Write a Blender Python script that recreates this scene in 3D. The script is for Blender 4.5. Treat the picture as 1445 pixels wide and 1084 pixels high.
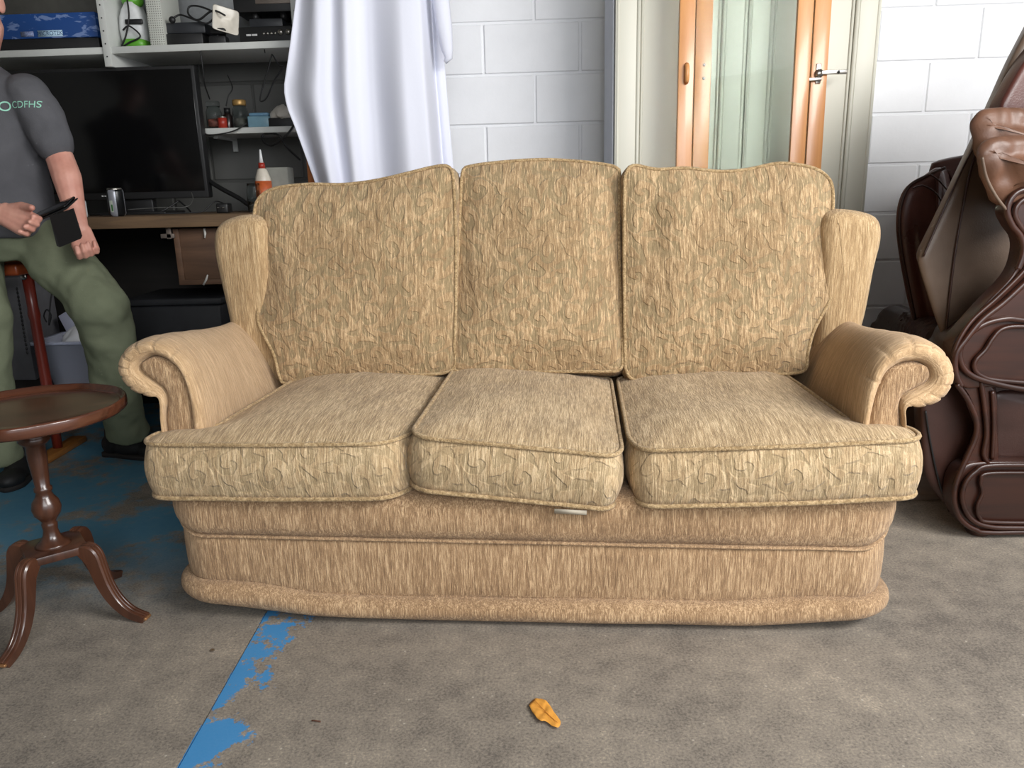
import bpy, bmesh, math, random
import numpy as np
from mathutils import Vector, Matrix, noise, Euler
from mathutils.bvhtree import BVHTree

for o in list(bpy.data.objects):
    bpy.data.objects.remove(o)
scene = bpy.context.scene
COL = scene.collection
random.seed(7)
R = math.radians

# ------------------------------------------------------------------ camera
FPX, PITCH, ROLL, CAMH = 1085.0, R(14.25), R(1.4), 1.055
_F = Vector((0, math.cos(PITCH), -math.sin(PITCH)))
_R0 = Vector((1, 0, 0)); _U0 = Vector((0, math.sin(PITCH), math.cos(PITCH)))
_R = _R0 * math.cos(ROLL) - _U0 * math.sin(ROLL)
_U = _U0 * math.cos(ROLL) + _R0 * math.sin(ROLL)
_C = Vector((0, 0, CAMH))
cam = bpy.data.cameras.new('camera'); camo = bpy.data.objects.new('camera', cam); COL.objects.link(camo)
cam.sensor_fit = 'HORIZONTAL'; cam.sensor_width = 36.0; cam.lens = FPX / 1445 * 36.0
cam.clip_start = 0.05; cam.clip_end = 100
m = Matrix.Identity(4)
for i in range(3):
    m[i][0], m[i][1], m[i][2], m[i][3] = _R[i], _U[i], -_F[i], _C[i]
camo.matrix_world = m
scene.camera = camo

# ------------------------------------------------------------------ view, world, daylight
vs = scene.view_settings
vs.view_transform = 'Standard'; vs.look = 'None'; vs.gamma = 1.0; vs.use_curve_mapping = False
vs.exposure = 0.74
w = bpy.data.worlds.new('overcast_sky'); scene.world = w; w.use_nodes = True
bg = w.node_tree.nodes['Background']; bg.inputs[0].default_value = (0.90, 0.95, 1.0, 1); bg.inputs[1].default_value = 0.95

def area(name, loc, target, sx, sy, power, col):
    l = bpy.data.lights.new(name, 'AREA'); l.shape = 'RECTANGLE'; l.size = sx; l.size_y = sy
    l.energy = power; l.color = col
    o = bpy.data.objects.new(name, l); COL.objects.link(o); o.location = loc
    o.rotation_euler = (Vector(target) - Vector(loc)).to_track_quat('-Z', 'Y').to_euler()
    return o
area('daylight_door', (2.3, 0.0, 2.72), (0.2, 2.6, 0.5), 2.0, 1.4, 130, (1.0, 0.985, 0.965))
area('daylight_front', (0.9, -2.2, 2.3), (0.6, 3.6, 0.9), 2.6, 1.2, 50, (0.97, 0.985, 1.0))

# ------------------------------------------------------------------ helpers
def at(px, py, Y):
    """world point on the plane at depth Y that a photo measurement refers to"""
    d = _F + _R * ((px - 722.5) / FPX) + _U * ((542 - py) / FPX)
    return _C + d * (Y / d.y)

def lin(c):
    c = c / 255.0
    return c / 12.92 if c <= 0.04045 else ((c + 0.055) / 1.055) ** 2.4
def rgb(r, g, b): return (lin(r), lin(g), lin(b), 1.0)

class NT:
    def __init__(s, name):
        s.mat = bpy.data.materials.new(name); s.mat.use_nodes = True
        s.n = s.mat.node_tree.nodes; s.l = s.mat.node_tree.links
        s.b = s.n['Principled BSDF']
    def node(s, t, **k):
        n = s.n.new(t)
        for a, v in k.items(): setattr(n, a, v)
        return n
    def put(s, sock, v):
        if isinstance(v, bpy.types.NodeSocket): s.l.new(v, sock)
        else: sock.default_value = v
    def math(s, op, a, b=0.0, c=None, clamp=False):
        n = s.node('ShaderNodeMath', operation=op, use_clamp=clamp)
        s.put(n.inputs[0], a); s.put(n.inputs[1], b)
        if c is not None: s.put(n.inputs[2], c)
        return n.outputs[0]
    def coord(s, which='Object'):
        return s.node('ShaderNodeTexCoord').outputs[which]
    def mapping(s, vec, scale=(1, 1, 1), loc=(0, 0, 0), rot=(0, 0, 0)):
        n = s.node('ShaderNodeMapping'); s.put(n.inputs[0], vec)
        n.inputs['Scale'].default_value = scale; n.inputs['Location'].default_value = loc; n.inputs['Rotation'].default_value = rot
        return n.outputs[0]
    def noise(s, vec, scale, detail=3, rough=0.55, dist=0.0):
        n = s.node('ShaderNodeTexNoise'); s.put(n.inputs['Vector'], vec)
        n.inputs['Scale'].default_value = scale; n.inputs['Detail'].default_value = detail
        n.inputs['Roughness'].default_value = rough; n.inputs['Distortion'].default_value = dist
        return n.outputs[0]
    def ramp(s, fac, stops, interp='LINEAR'):
        n = s.node('ShaderNodeValToRGB'); s.put(n.inputs[0], fac)
        cr = n.color_ramp; cr.interpolation = interp
        while len(cr.elements) < len(stops): cr.elements.new(0.5)
        for e, (p, c) in zip(cr.elements, stops):
            e.position = p; e.color = c if len(c) == 4 else (*c, 1)
        return n.outputs[0]
    def step(s, v, a, b):
        n = s.node('ShaderNodeMapRange', interpolation_type='SMOOTHSTEP')
        s.put(n.inputs[0], v); n.inputs[1].default_value = a; n.inputs[2].default_value = b
        return n.outputs[0]
    def mix(s, f, a, b, blend='MIX'):
        n = s.node('ShaderNodeMix', data_type='RGBA', blend_type=blend)
        s.put(n.inputs[0], f); s.put(n.inputs[6], a); s.put(n.inputs[7], b)
        return n.outputs[2]
    def bump(s, h, strength, dist=0.002):
        n = s.node('ShaderNodeBump'); n.inputs['Strength'].default_value = strength; n.inputs['Distance'].default_value = dist
        s.put(n.inputs['Height'], h); s.l.new(n.outputs[0], s.b.inputs['Normal'])
    def color(s, v): s.put(s.b.inputs['Base Color'], v)
    def set(s, **k):
        for a, v in k.items(): s.put(s.b.inputs[a.replace('_', ' ')], v)

MATS = {}
def plain(name, col, rough=0.6, metal=0.0, var=0.12, scale=18, bump=0.0, bscale=120, spec=0.5, coat=0.0):
    if name in MATS: return MATS[name]
    t = NT(name); c = t.coord()
    n = t.noise(c, scale, 4)
    a = tuple(min(1, x * (1 - var)) for x in col[:3]) + (1,); b = tuple(min(1, x * (1 + var)) for x in col[:3]) + (1,)
    t.color(t.ramp(n, [(0.3, a), (0.7, b)]))
    t.set(Roughness=rough, Metallic=metal); t.b.inputs['Specular IOR Level'].default_value = spec
    t.b.inputs['Coat Weight'].default_value = coat
    if bump: t.bump(t.noise(c, bscale, 3), bump, 0.002)
    MATS[name] = t.mat
    return t.mat

def wood(name, dark, light, rough=0.35, axis='x', scale=1.0, coat=0.0):
    if name in MATS: return MATS[name]
    t = NT(name); c = t.coord()
    s = {'x': (3, 40, 40), 'y': (40, 3, 40), 'z': (40, 40, 3)}[axis]
    v = t.mapping(c, tuple(k * scale for k in s))
    n = t.noise(v, 1.0, 5, 0.6, 0.6)
    big = t.noise(c, 5 * scale, 2)
    f = t.math('ADD', t.math('MULTIPLY', n, 0.75), t.math('MULTIPLY', big, 0.3))
    t.color(t.ramp(f, [(0.32, dark), (0.7, light)]))
    t.set(Roughness=rough); t.b.inputs['Coat Weight'].default_value = coat; t.b.inputs['Coat Roughness'].default_value = 0.12
    t.bump(n, 0.12, 0.001)
    MATS[name] = t.mat
    return t.mat

# ---- mesh building blocks (all return verts, faces)
def v_box(sx, sy, sz, c=(0, 0, 0), bevel=0.0, seg=2):
    bm = bmesh.new(); bmesh.ops.create_cube(bm, size=1.0)
    for v in bm.verts: v.co = Vector((v.co.x * sx, v.co.y * sy, v.co.z * sz))
    if bevel > 0:
        bmesh.ops.bevel(bm, geom=bm.edges[:], offset=min(bevel, 0.45 * min(sx, sy, sz)), segments=seg, profile=0.5, affect='EDGES', clamp_overlap=True)
    bm.verts.index_update()
    V = [v.co + Vector(c) for v in bm.verts]; Fc = [[v.index for v in f.verts] for f in bm.faces]
    bm.free(); return V, Fc

def frame_of(d, ref=Vector((0, 0, 1))):
    d = d.normalized()
    if abs(d.dot(ref)) > 0.95: ref = Vector((1, 0, 0))
    x = d.cross(ref).normalized(); y = d.cross(x).normalized()
    return x, y

def v_tube(pts, r, sides=8, closed=False, caps=True):
    pts = [Vector(p) for p in pts]; n = len(pts); V = []; Fc = []
    rad = r if isinstance(r, (list, tuple)) else [r] * n
    px = None
    for i, p in enumerate(pts):
        a = pts[(i - 1) % n] if (closed or i > 0) else p
        b = pts[(i + 1) % n] if (closed or i < n - 1) else p
        d = (b - a)
        if d.length < 1e-9: d = Vector((0, 0, 1))
        d.normalize()
        if px is None: x, y = frame_of(d)
        else:
            x = px - d * px.dot(d)
            if x.length < 1e-6: x, _ = frame_of(d)
            x.normalize(); y = d.cross(x)
        px = x
        for k in range(sides):
            t = 2 * math.pi * k / sides
            V.append(p + (x * math.cos(t) + y * math.sin(t)) * rad[i])
    m_ = n if closed else n - 1
    for i in range(m_):
        j = (i + 1) % n
        for k in range(sides):
            k2 = (k + 1) % sides
            Fc.append([i * sides + k, i * sides + k2, j * sides + k2, j * sides + k])
    if caps and not closed:
        Fc.append(list(range(sides))[::-1]); Fc.append([(n - 1) * sides + k for k in range(sides)])
    return V, Fc

def v_lathe(prof, segs=32, c=(0, 0, 0)):
    V = []; Fc = []; c = Vector(c)
    for (r, z) in prof:
        for k in range(segs):
            t = 2 * math.pi * k / segs
            V.append(c + Vector((max(r, 1e-5) * math.cos(t), max(r, 1e-5) * math.sin(t), z)))
    for i in range(len(prof) - 1):
        for k in range(segs):
            k2 = (k + 1) % segs
            Fc.append([i * segs + k, i * segs + k2, (i + 1) * segs + k2, (i + 1) * segs + k])
    Fc.append(list(range(segs))[::-1]); Fc.append([(len(prof) - 1) * segs + k for k in range(segs)])
    return V, Fc

def v_loft(rings, cap0=True, cap1=True, closed=True):
    n = len(rings[0]); V = [Vector(p) for r_ in rings for p in r_]; Fc = []
    for i in range(len(rings) - 1):
        for k in range(n if closed else n - 1):
            k2 = (k + 1) % n
            Fc.append([i * n + k, i * n + k2, (i + 1) * n + k2, (i + 1) * n + k])
    if closed and cap0: Fc.append(list(range(n))[::-1])
    if closed and cap1: Fc.append([(len(rings) - 1) * n + k for k in range(n)])
    return V, Fc

def cat(*ms):
    V = []; Fc = []
    for v, f in ms:
        o = len(V); V += [Vector(p) for p in v]; Fc += [[i + o for i in q] for q in f]
    return V, Fc

def xf(mesh, M):
    return [M @ Vector(p) for p in mesh[0]], mesh[1]

def spline(pts, per=8, closed=False):
    P = [Vector(p) for p in pts]; n = len(P); out = []
    segs = n if closed else n - 1
    for i in range(segs):
        g = lambda k: P[k % n] if closed else P[max(0, min(n - 1, k))]
        p0, p1, p2, p3 = g(i - 1), g(i), g(i + 1), g(i + 2)
        for s in range(per):
            t = s / per
            out.append(0.5 * ((2 * p1) + (p2 - p0) * t + (2 * p0 - 5 * p1 + 4 * p2 - p3) * t * t + (3 * p1 - p0 - 3 * p2 + p3) * t ** 3))
    if not closed: out.append(P[-1].copy())
    return out

def resample(pts, n, closed=True):
    P = [Vector(p) for p in pts]
    if closed: P = P + [P[0]]
    L = [0.0]
    for a, b in zip(P, P[1:]): L.append(L[-1] + (b - a).length)
    out = []; j = 0; N = n if closed else n - 1
    for i in range(n):
        s = L[-1] * i / N
        while j < len(L) - 2 and L[j + 1] < s: j += 1
        t = (s - L[j]) / max(1e-9, L[j + 1] - L[j])
        out.append(P[j].lerp(P[j + 1], min(1, t)))
    return out

def rpoly(pts, n):
    """closed polygon [(x,y,r)] with rounded corners, resampled to n points"""
    out = []; N = len(pts)
    for i in range(N):
        x, y, r_ = pts[i]; p = Vector((x, y, 0))
        a = Vector((pts[i - 1][0], pts[i - 1][1], 0)); b = Vector((pts[(i + 1) % N][0], pts[(i + 1) % N][1], 0))
        da = (a - p); db = (b - p)
        k = min(r_, da.length * 0.49, db.length * 0.49)
        s = p + da.normalized() * k; e = p + db.normalized() * k
        for q in range(7):
            t = q / 6
            out.append(s * (1 - t) ** 2 + p * 2 * t * (1 - t) + e * t * t)
    return resample(out, n)

def obj(name, mesh, mat=None, parent=None, smooth=True, auto=None):
    me = bpy.data.meshes.new(name)
    me.from_pydata([tuple(v) for v in mesh[0]], [], mesh[1])
    bm = bmesh.new(); bm.from_mesh(me); bmesh.ops.recalc_face_normals(bm, faces=bm.faces[:]); bm.to_mesh(me); bm.free()
    if smooth:
        for p in me.polygons: p.use_smooth = True
        if auto is not None:
            try: me.set_sharp_from_angle(angle=R(auto))
            except Exception: pass
    if mat is not None: me.materials.append(mat)
    o = bpy.data.objects.new(name, me); COL.objects.link(o)
    if parent is not None: o.parent = parent
    return o

def tag(o, label, cat_, group=None):
    o['label'] = label; o['category'] = cat_
    if group: o['group'] = group
    return o

def struct(o): o['kind'] = 'structure'; return o

def thing(name, label, cat_, loc=(0, 0, 0), rotz=0.0, group=None):
    o = bpy.data.objects.new(name, None); o.empty_display_size = 0.05; COL.objects.link(o)
    o.location = loc; o.rotation_euler = (0, 0, rotz)
    tag(o, label, cat_, group); return o

def wpart(name, mesh, mat, th, smooth=True, auto=None):
    """a part whose mesh is given in world coordinates under a thing (an Empty)"""
    M = (Matrix.Translation(th.location) @ th.rotation_euler.to_matrix().to_4x4()).inverted()
    return obj(name, xf(mesh, M), mat, th, smooth, auto)

def single(name, mesh, mat, label, cat_, group=None, smooth=True, auto=None):
    """one-mesh thing given in world coordinates; origin moved to the middle of its base"""
    V = mesh[0]
    c = Vector(((min(v[0] for v in V) + max(v[0] for v in V)) / 2, (min(v[1] for v in V) + max(v[1] for v in V)) / 2, min(v[2] for v in V)))
    o = obj(name, ([Vector(v) - c for v in V], mesh[1]), mat, None, smooth, auto)
    o.location = c
    return tag(o, label, cat_, group)

def v_pxbox(x0, y0, x1, y1, Y, depth, bevel=0.004, zbase=None, rot=0.0):
    """box whose front face spans the measured rectangle at depth Y"""
    a = at(x0, y1, Y); b = at(x1, y1, Y); t = at((x0 + x1) / 2, y0, Y)
    zb = (a.z + b.z) / 2 if zbase is None else zbase
    h = t.z - zb; wd = b.x - a.x
    me = v_box(wd, depth, h, (0, depth / 2, h / 2), bevel)
    M = Matrix.Translation(((a.x + b.x) / 2, Y, zb)) @ Matrix.Rotation(rot, 4, 'Z')
    return xf(me, M)

def blob(name, parts, voxel, mat, parent=None, it=4):
    """closed overlapping solids fused into ONE continuous surface"""
    o = obj(name, cat(*parts), mat, parent)
    r_ = o.modifiers.new('fuse', 'REMESH'); r_.mode = 'VOXEL'; r_.voxel_size = voxel; r_.use_smooth_shade = True
    if it:
        s = o.modifiers.new('soften', 'SMOOTH'); s.factor = 0.5; s.iterations = it
    return o

def v_cap(p0, r0, p1, r1, sides=14, flat=1.0):
    p0 = Vector(p0); p1 = Vector(p1); d = p1 - p0; L = d.length; d = d.normalized()
    x, y = frame_of(d); rings = []
    for k in range(5):
        a = math.pi / 2 * (1 - k / 4); rings.append((p0 - d * r0 * math.sin(a), r0 * math.cos(a) + 1e-4))
    for k in range(5):
        a = math.pi / 2 * k / 4; rings.append((p1 + d * r1 * math.sin(a), r1 * math.cos(a) + 1e-4))
    return v_loft([[c + (x * math.cos(2 * math.pi * k / sides) + y * math.sin(2 * math.pi * k / sides) * flat) * r_ for k in range(sides)] for c, r_ in rings])

def v_chain(pts, rads, sides=14):
    return cat(*[v_cap(pts[i], rads[i], pts[i + 1], rads[i + 1], sides) for i in range(len(pts) - 1)])

def v_ell(c, rx, ry, rz, M=None, seg=20, rings=12):
    V = []; 
    prof = [(math.sin(math.pi * i / rings), -math.cos(math.pi * i / rings)) for i in range(rings + 1)]
    me = v_lathe(prof, seg)
    S = Matrix.Diagonal((rx, ry, rz, 1))
    T = Matrix.Translation(c) @ (M.to_4x4() if M is not None else Matrix.Identity(4)) @ S
    return xf(me, T)

def v_rings(spec, sides=28):
    """loft of ellipses [(centre, rx, ry)] in horizontal planes"""
    return v_loft([[Vector(c) + Vector((rx * math.cos(2 * math.pi * k / sides), ry * math.sin(2 * math.pi * k / sides), 0)) for k in range(sides)] for c, rx, ry in spec])

def text_mesh(body, size):
    cu = bpy.data.curves.new('lettering', 'FONT'); cu.body = body; cu.size = size; cu.align_x = 'CENTER'; cu.align_y = 'CENTER'
    to = bpy.data.objects.new('lettering', cu); COL.objects.link(to)
    dg = bpy.context.evaluated_depsgraph_get()
    me = bpy.data.meshes.new_from_object(to.evaluated_get(dg))
    V = [v.co.copy() for v in me.vertices]; Fc = [list(p.vertices) for p in me.polygons]
    bpy.data.objects.remove(to); bpy.data.meshes.remove(me)
    return V, Fc

def sstep(a, b, x):
    t = max(0.0, min(1.0, (x - a) / (b - a))); return t * t * (3 - 2 * t)

# ------------------------------------------------------------------ materials of the room
def mat_floor():
    t = NT('worn_painted_concrete'); c = t.coord('Object')
    sep = t.node('ShaderNodeSeparateXYZ'); t.l.new(c, sep.inputs[0]); X, Y = sep.outputs[0], sep.outputs[1]
    n1 = t.noise(c, 2.2, 5, 0.6); n2 = t.noise(c, 14, 6, 0.65); n3 = t.noise(c, 170, 4, 0.75)
    f = t.math('ADD', t.math('MULTIPLY', n1, 0.22), t.math('ADD', t.math('MULTIPLY', n2, 0.26), t.math('MULTIPLY', n3, 0.54)))
    con = t.ramp(f, [(0.42, rgb(96, 90, 84)), (0.50, rgb(128, 120, 110)), (0.57, rgb(143, 134, 122)), (0.66, rgb(180, 167, 148))])
    # light grit and dark pits
    vor = t.node('ShaderNodeTexVoronoi'); t.put(vor.inputs['Vector'], c); vor.inputs['Scale'].default_value = 30
    grit = t.math('MULTIPLY', t.step(vor.outputs['Distance'], 0.10, 0.04), t.step(n2, 0.46, 0.56))
    con = t.mix(t.math('MULTIPLY', grit, 0.5), con, rgb(206, 198, 184))
    vor2 = t.node('ShaderNodeTexVoronoi'); t.put(vor2.inputs['Vector'], t.mapping(c, loc=(3, 1, 0))); vor2.inputs['Scale'].default_value = 60
    pit = t.math('MULTIPLY', t.step(vor2.outputs['Distance'], 0.12, 0.06), t.step(n1, 0.45, 0.6))
    con = t.mix(t.math('MULTIPLY', pit, 0.6), con, rgb(70, 66, 62))
    # blue paint left of the sofa / at the back, and a strip of it right of the slab joint
    wear = t.math('ADD', t.math('MULTIPLY', t.noise(c, 3.2, 5, 0.65), 0.75), t.math('MULTIPLY', t.noise(c, 22, 4, 0.7), 0.3))
    back = t.math('MULTIPLY', t.step(Y, 1.75, 2.35), t.step(X, 0.3, -0.55))
    pb = t.math('MULTIPLY', back, t.step(wear, 0.62, 0.50))
    wear2 = t.math('ADD', t.math('MULTIPLY', t.noise(t.mapping(c, (1, .7, 1), loc=(0.3, 0.1, 0)), 8, 3, 0.55), 0.68), t.math('MULTIPLY', t.noise(c, 55, 4, 0.75), 0.32))
    dist = t.math('ADD', X, 0.655)
    strip = t.math('MULTIPLY', t.step(dist, -0.004, 0.0), t.step(dist, 0.22, -0.05))
    strip = t.math('MULTIPLY', strip, t.math('MULTIPLY', t.step(Y, 1.95, 1.72), t.step(Y, -0.3, 1.72)))
    ns = t.node('ShaderNodeMapRange'); t.put(ns.inputs[0], wear2); ns.inputs[1].default_value = 0.36; ns.inputs[2].default_value = 0.60
    ps = t.step(t.math('SUBTRACT', strip, ns.outputs[0]), 0.0, 0.12)
    blue = t.ramp(wear, [(0.3, rgb(54, 120, 154)), (0.7, rgb(84, 142, 166))])
    col = t.mix(t.math('MULTIPLY', pb, 0.9), con, blue)
    col = t.mix(t.math('MULTIPLY', ps, 0.92), col, rgb(52, 134, 192))
    t.color(col)
    t.set(Roughness=t.ramp(f, [(0.3, (0.62, 0.62, 0.62)), (0.7, (0.82, 0.82, 0.82))]))
    t.bump(t.math('ADD', n3, t.math('MULTIPLY', n2, 0.6)), 0.25, 0.002)
    return t.mat

def mat_fabric(name, s, pattern=0.0, border_only=False, dark=(150, 124, 88), mid=(186, 158, 116), light=(226, 202, 162)):
    """chenille with slubs running along the axis of smallest scale; optional woven scroll motif"""
    t = NT(name); c = t.coord('Object')
    st = t.noise(t.mapping(c, s), 1.0, 3, 0.75, 0.3)
    st2 = t.noise(t.mapping(c, tuple(k * 0.36 for k in s), loc=(5, 2, 1)), 1.0, 2, 0.5, 0.6)
    fine = t.noise(c, 420, 2, 0.6)
    cloud = t.noise(c, 6, 3, 0.5)
    f = t.math('ADD', t.math('MULTIPLY', st, 0.60), t.math('ADD', t.math('MULTIPLY', st2, 0.22), t.math('ADD', t.math('MULTIPLY', cloud, 0.14), t.math('MULTIPLY', fine, 0.12))))
    dark, mid, light = [(c_[0] * k, c_[1] * k * 0.985, c_[2] * k * 0.975) for c_, k in ((dark, 0.92), (mid, 0.95), (light, 0.985))]
    col = t.ramp(f, [(0.43, rgb(*dark)), (0.54, rgb(*mid)), (0.64, rgb(*light))])
    h = t.math('ADD', t.math('MULTIPLY', st, 1.0), t.math('MULTIPLY', fine, 0.25))
    if pattern:
        sep = t.node('ShaderNodeSeparateXYZ'); t.l.new(c, sep.inputs[0])
        cmb = t.node('ShaderNodeCombineXYZ'); t.l.new(sep.outputs[0], cmb.inputs[0])
        t.put(cmb.inputs[1], t.math('ADD', sep.outputs[1], sep.outputs[2]))
        wob = t.node('ShaderNodeTexNoise'); t.put(wob.inputs['Vector'], cmb.outputs[0]); wob.inputs['Scale'].default_value = 12; wob.inputs['Detail'].default_value = 3
        va = t.node('ShaderNodeVectorMath', operation='MULTIPLY_ADD'); t.put(va.inputs[0], wob.outputs['Color']); va.inputs[1].default_value = (0.06, 0.06, 0); t.put(va.inputs[2], cmb.outputs[0])
        pv = t.mapping(va.outputs[0], (10.5, 9.0, 1))
        vor = t.node('ShaderNodeTexVoronoi', voronoi_dimensions='2D'); t.put(vor.inputs['Vector'], pv); vor.inputs['Scale'].default_value = 1.0; vor.inputs['Randomness'].default_value = 0.75
        dv = t.node('ShaderNodeVectorMath', operation='SUBTRACT'); t.put(dv.inputs[0], pv); t.put(dv.inputs[1], vor.outputs['Position'])
        s2 = t.node('ShaderNodeSeparateXYZ'); t.l.new(dv.outputs[0], s2.inputs[0])
        ang = t.math('ARCTAN2', s2.outputs[1], s2.outputs[0]); rad = vor.outputs['Distance']
        sp = t.math('SINE', t.math('ADD', ang, t.math('MULTIPLY', rad, 15.0)))
        leaf = t.math('SINE', t.math('ADD', t.math('MULTIPLY', ang, 6.0), t.math('MULTIPLY', rad, -11.0)))
        inner = t.step(rad, 0.50, 0.40)
        mot = t.math('ADD', t.math('MULTIPLY', t.step(sp, -0.25, 0.45), inner), t.math('MULTIPLY', t.step(leaf, -0.25, 0.45), t.step(rad, 0.36, 0.48)))
        mot = t.math('MINIMUM', mot, 1.0)
        if border_only: mot = t.math('MULTIPLY', mot, t.step(sep.outputs[2], 0.012, -0.004))
        keep = t.step(t.noise(c, 5.0, 2), 0.32, 0.52)
        motk = t.math('MULTIPLY', mot, keep)
        breakup = t.step(st, 0.66, 0.48)
        col = t.mix(t.math('MULTIPLY', t.math('MULTIPLY', motk, breakup), pattern), col, rgb(146, 130, 98))
        h = t.math('ADD', h, t.math('MULTIPLY', mot, -0.6))
    t.color(col)
    t.set(Roughness=0.88); t.b.inputs['Specular IOR Level'].default_value = 0.2
    t.b.inputs['Sheen Weight'].default_value = 0.15; t.b.inputs['Sheen Roughness'].default_value = 0.5
    t.bump(h, 0.9, 0.005)
    return t.mat

M_floor = mat_floor()
M_block = plain('white_painted_block', rgb(238, 239, 242), 0.55, var=0.03, scale=6, bump=0.25, bscale=60)
def mat_mortar():
    t = NT('painted_mortar'); c = t.coord('Object'); sep = t.node('ShaderNodeSeparateXYZ'); t.l.new(c, sep.inputs[0])
    t.color(t.mix(t.step(sep.outputs[0], -0.96, -0.95), rgb(84, 84, 81), rgb(236, 237, 240))); t.set(Roughness=0.6)
    t.bump(t.noise(c, 90, 3), 0.3, 0.002)
    return t.mat
M_mortar = mat_mortar()
M_gblock = plain('grey_wall_block', rgb(96, 96, 93), 0.65, var=0.06, scale=6, bump=0.25, bscale=60)  # darker grey for the wall blocks left of the colour break
M_plaster = plain('dull_wall_paint', rgb(120, 120, 116), 0.8, var=0.05)
M_ceil = plain('ceiling_sheet', rgb(110, 110, 106), 0.8, var=0.05)

# ------------------------------------------------------------------ floor, walls, ceiling
JX = -0.655
base = struct(obj('floor', v_box(8.0, 9.0, 0.10, (0.3, 1.0, -0.062)), plain('joint_dirt', rgb(128, 122, 112), 0.95)))
sl = obj('slab', v_box(JX - 0.0015 + 3.7, 9.0, 0.012, ((JX - 0.0015 - 3.7) / 2, 1.0, -0.006)), M_floor, base, False)
sl2 = obj('slab', v_box(4.3 - JX - 0.0015, 9.0, 0.012, ((4.3 + JX + 0.0015) / 2, 1.0, -0.006)), M_floor, base, False)
yw = R(3.0)
WN = Vector((math.sin(yw), math.cos(yw), 0)); WT = Vector((math.cos(yw), -math.sin(yw), 0))
wall = struct(obj('wall_back', v_box(7.6, 0.16, 2.9, (0.2, 0.072, 1.45)), M_mortar, None, False))
wall.location = WN * 3.862; wall.rotation_euler = (0, 0, -yw)
def block_mesh(wd):
    V, Fc = v_box(wd, 0.03, 0.214, (0, 0.0, 0), 0.004, 1)
    return V, Fc
bm_cache = {}
def block(x0, x1, z0, mat_, key):
    wd = round(x1 - x0, 3); k = (wd, key)
    if k not in bm_cache:
        o = obj('block', block_mesh(wd), mat_, wall, True, 30); bm_cache[k] = o.data
    else:
        o = bpy.data.objects.new('block', bm_cache[k]); COL.objects.link(o); o.parent = wall
    o.location = ((x0 + x1) / 2, 0.0 + random.uniform(-0.0015, 0.0015), z0 + 0.1075)
    return o
for nrow in range(0, 11):
    z0 = nrow * 0.225 + 0.005
    ph = 0.152 if nrow % 2 else -0.06
    k = -9
    while True:
        x0 = ph + k * 0.45 + 0.005; x1 = x0 + 0.44
        k += 1
        if x0 > 2.7: break
        if x1 < -3.1: continue
        if x0 > -1.2 and x1 < 0.0 and nrow < 1: continue
        block(x0, x1, z0, M_block if x0 > -1.0 else M_gblock, 'w' if x0 > -1.0 else 'g')
wl = struct(obj('wall_left', v_box(0.15, 7.0, 2.9, (-3.25, 0.6, 1.45)), M_plaster, None, False))
wr = struct(obj('wall_right', v_box(0.15, 3.1, 2.9, (3.75, 2.5, 1.45)), M_block, None, False))
ce = struct(obj('ceiling', v_box(7.4, 7.2, 0.12, (0.25, 0.6, 2.96)), M_ceil, None, False))
wf = struct(obj('wall_front', v_box(2.6, 0.15, 2.9, (-1.95, -2.9, 1.45)), M_plaster, None, False))

# ------------------------------------------------------------------ the big sofa
SA = R(4.5)
SO = Vector((0.03, 1.71, 0))
F_base = mat_fabric('beige_chenille_upright', (330, 330, 24), dark=(148, 119, 89), mid=(178, 146, 110), light=(216, 186, 148))
F_arm = mat_fabric('beige_chenille_arm', (30, 300, 18), dark=(186, 155, 117), mid=(201, 170, 131), light=(218, 189, 151))
F_cush = mat_fabric('beige_scroll_chenille', (320, 26, 40), pattern=0.72, dark=(150, 125, 93), mid=(178, 150, 112), light=(220, 192, 152))
F_seat = mat_fabric('beige_seat_chenille', (320, 26, 26), pattern=0.42, border_only=True, dark=(166, 141, 106), mid=(197, 171, 132), light=(224, 201, 163))
F_pipe = mat_fabric('beige_piping', (160, 160, 160), dark=(146, 122, 86), mid=(178, 152, 112), light=(206, 182, 142))

sofa = thing('sofa', 'beige chenille three-seater wing sofa with scroll arms in the middle', 'sofa', SO, -SA)

def sofa_band(name, prof, seam, W=0.885, D=0.95, rc=0.10, mat_=F_base, cx=-0.018):
    """band around the sofa's sides and front; prof = [(outward offset, height)], seam(s, k) lifts row k at path distance s"""
    path = []
    for y in np.linspace(D, rc, 22): path.append((Vector((-W, y, 0)), Vector((-1, 0, 0))))
    for a in np.linspace(0, math.pi / 2, 12)[1:-1]:
        n = Vector((-math.cos(a), -math.sin(a), 0)); path.append((Vector((-W + rc, rc, 0)) + n * rc, n))
    for x in np.linspace(-W + rc, W - rc, 110): path.append((Vector((x, 0, 0)), Vector((0, -1, 0))))
    for a in np.linspace(0, math.pi / 2, 12)[1:-1]:
        n = Vector((math.sin(a), -math.cos(a), 0)); path.append((Vector((W - rc, rc, 0)) + n * rc, n))
    for y in np.linspace(rc, D, 22): path.append((Vector((W, y, 0)), Vector((1, 0, 0))))
    L = [0.0]
    for (a, _), (b, _) in zip(path, path[1:]): L.append(L[-1] + (b - a).length)
    mid = L[-1] / 2
    rows = []
    for k, (o_, z) in enumerate(prof):
        row = []
        for (p, n), l in zip(path, L):
            s = l - mid
            q = p + n * (o_ + 0.0035 * noise.noise(Vector((s * 5, k * 0.3, 2.0)))) + Vector((cx, 0, z + seam(s, k)))
            row.append(q)
        rows.append(row)
    return obj(name, v_loft(rows, closed=False), mat_, sofa)

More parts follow.
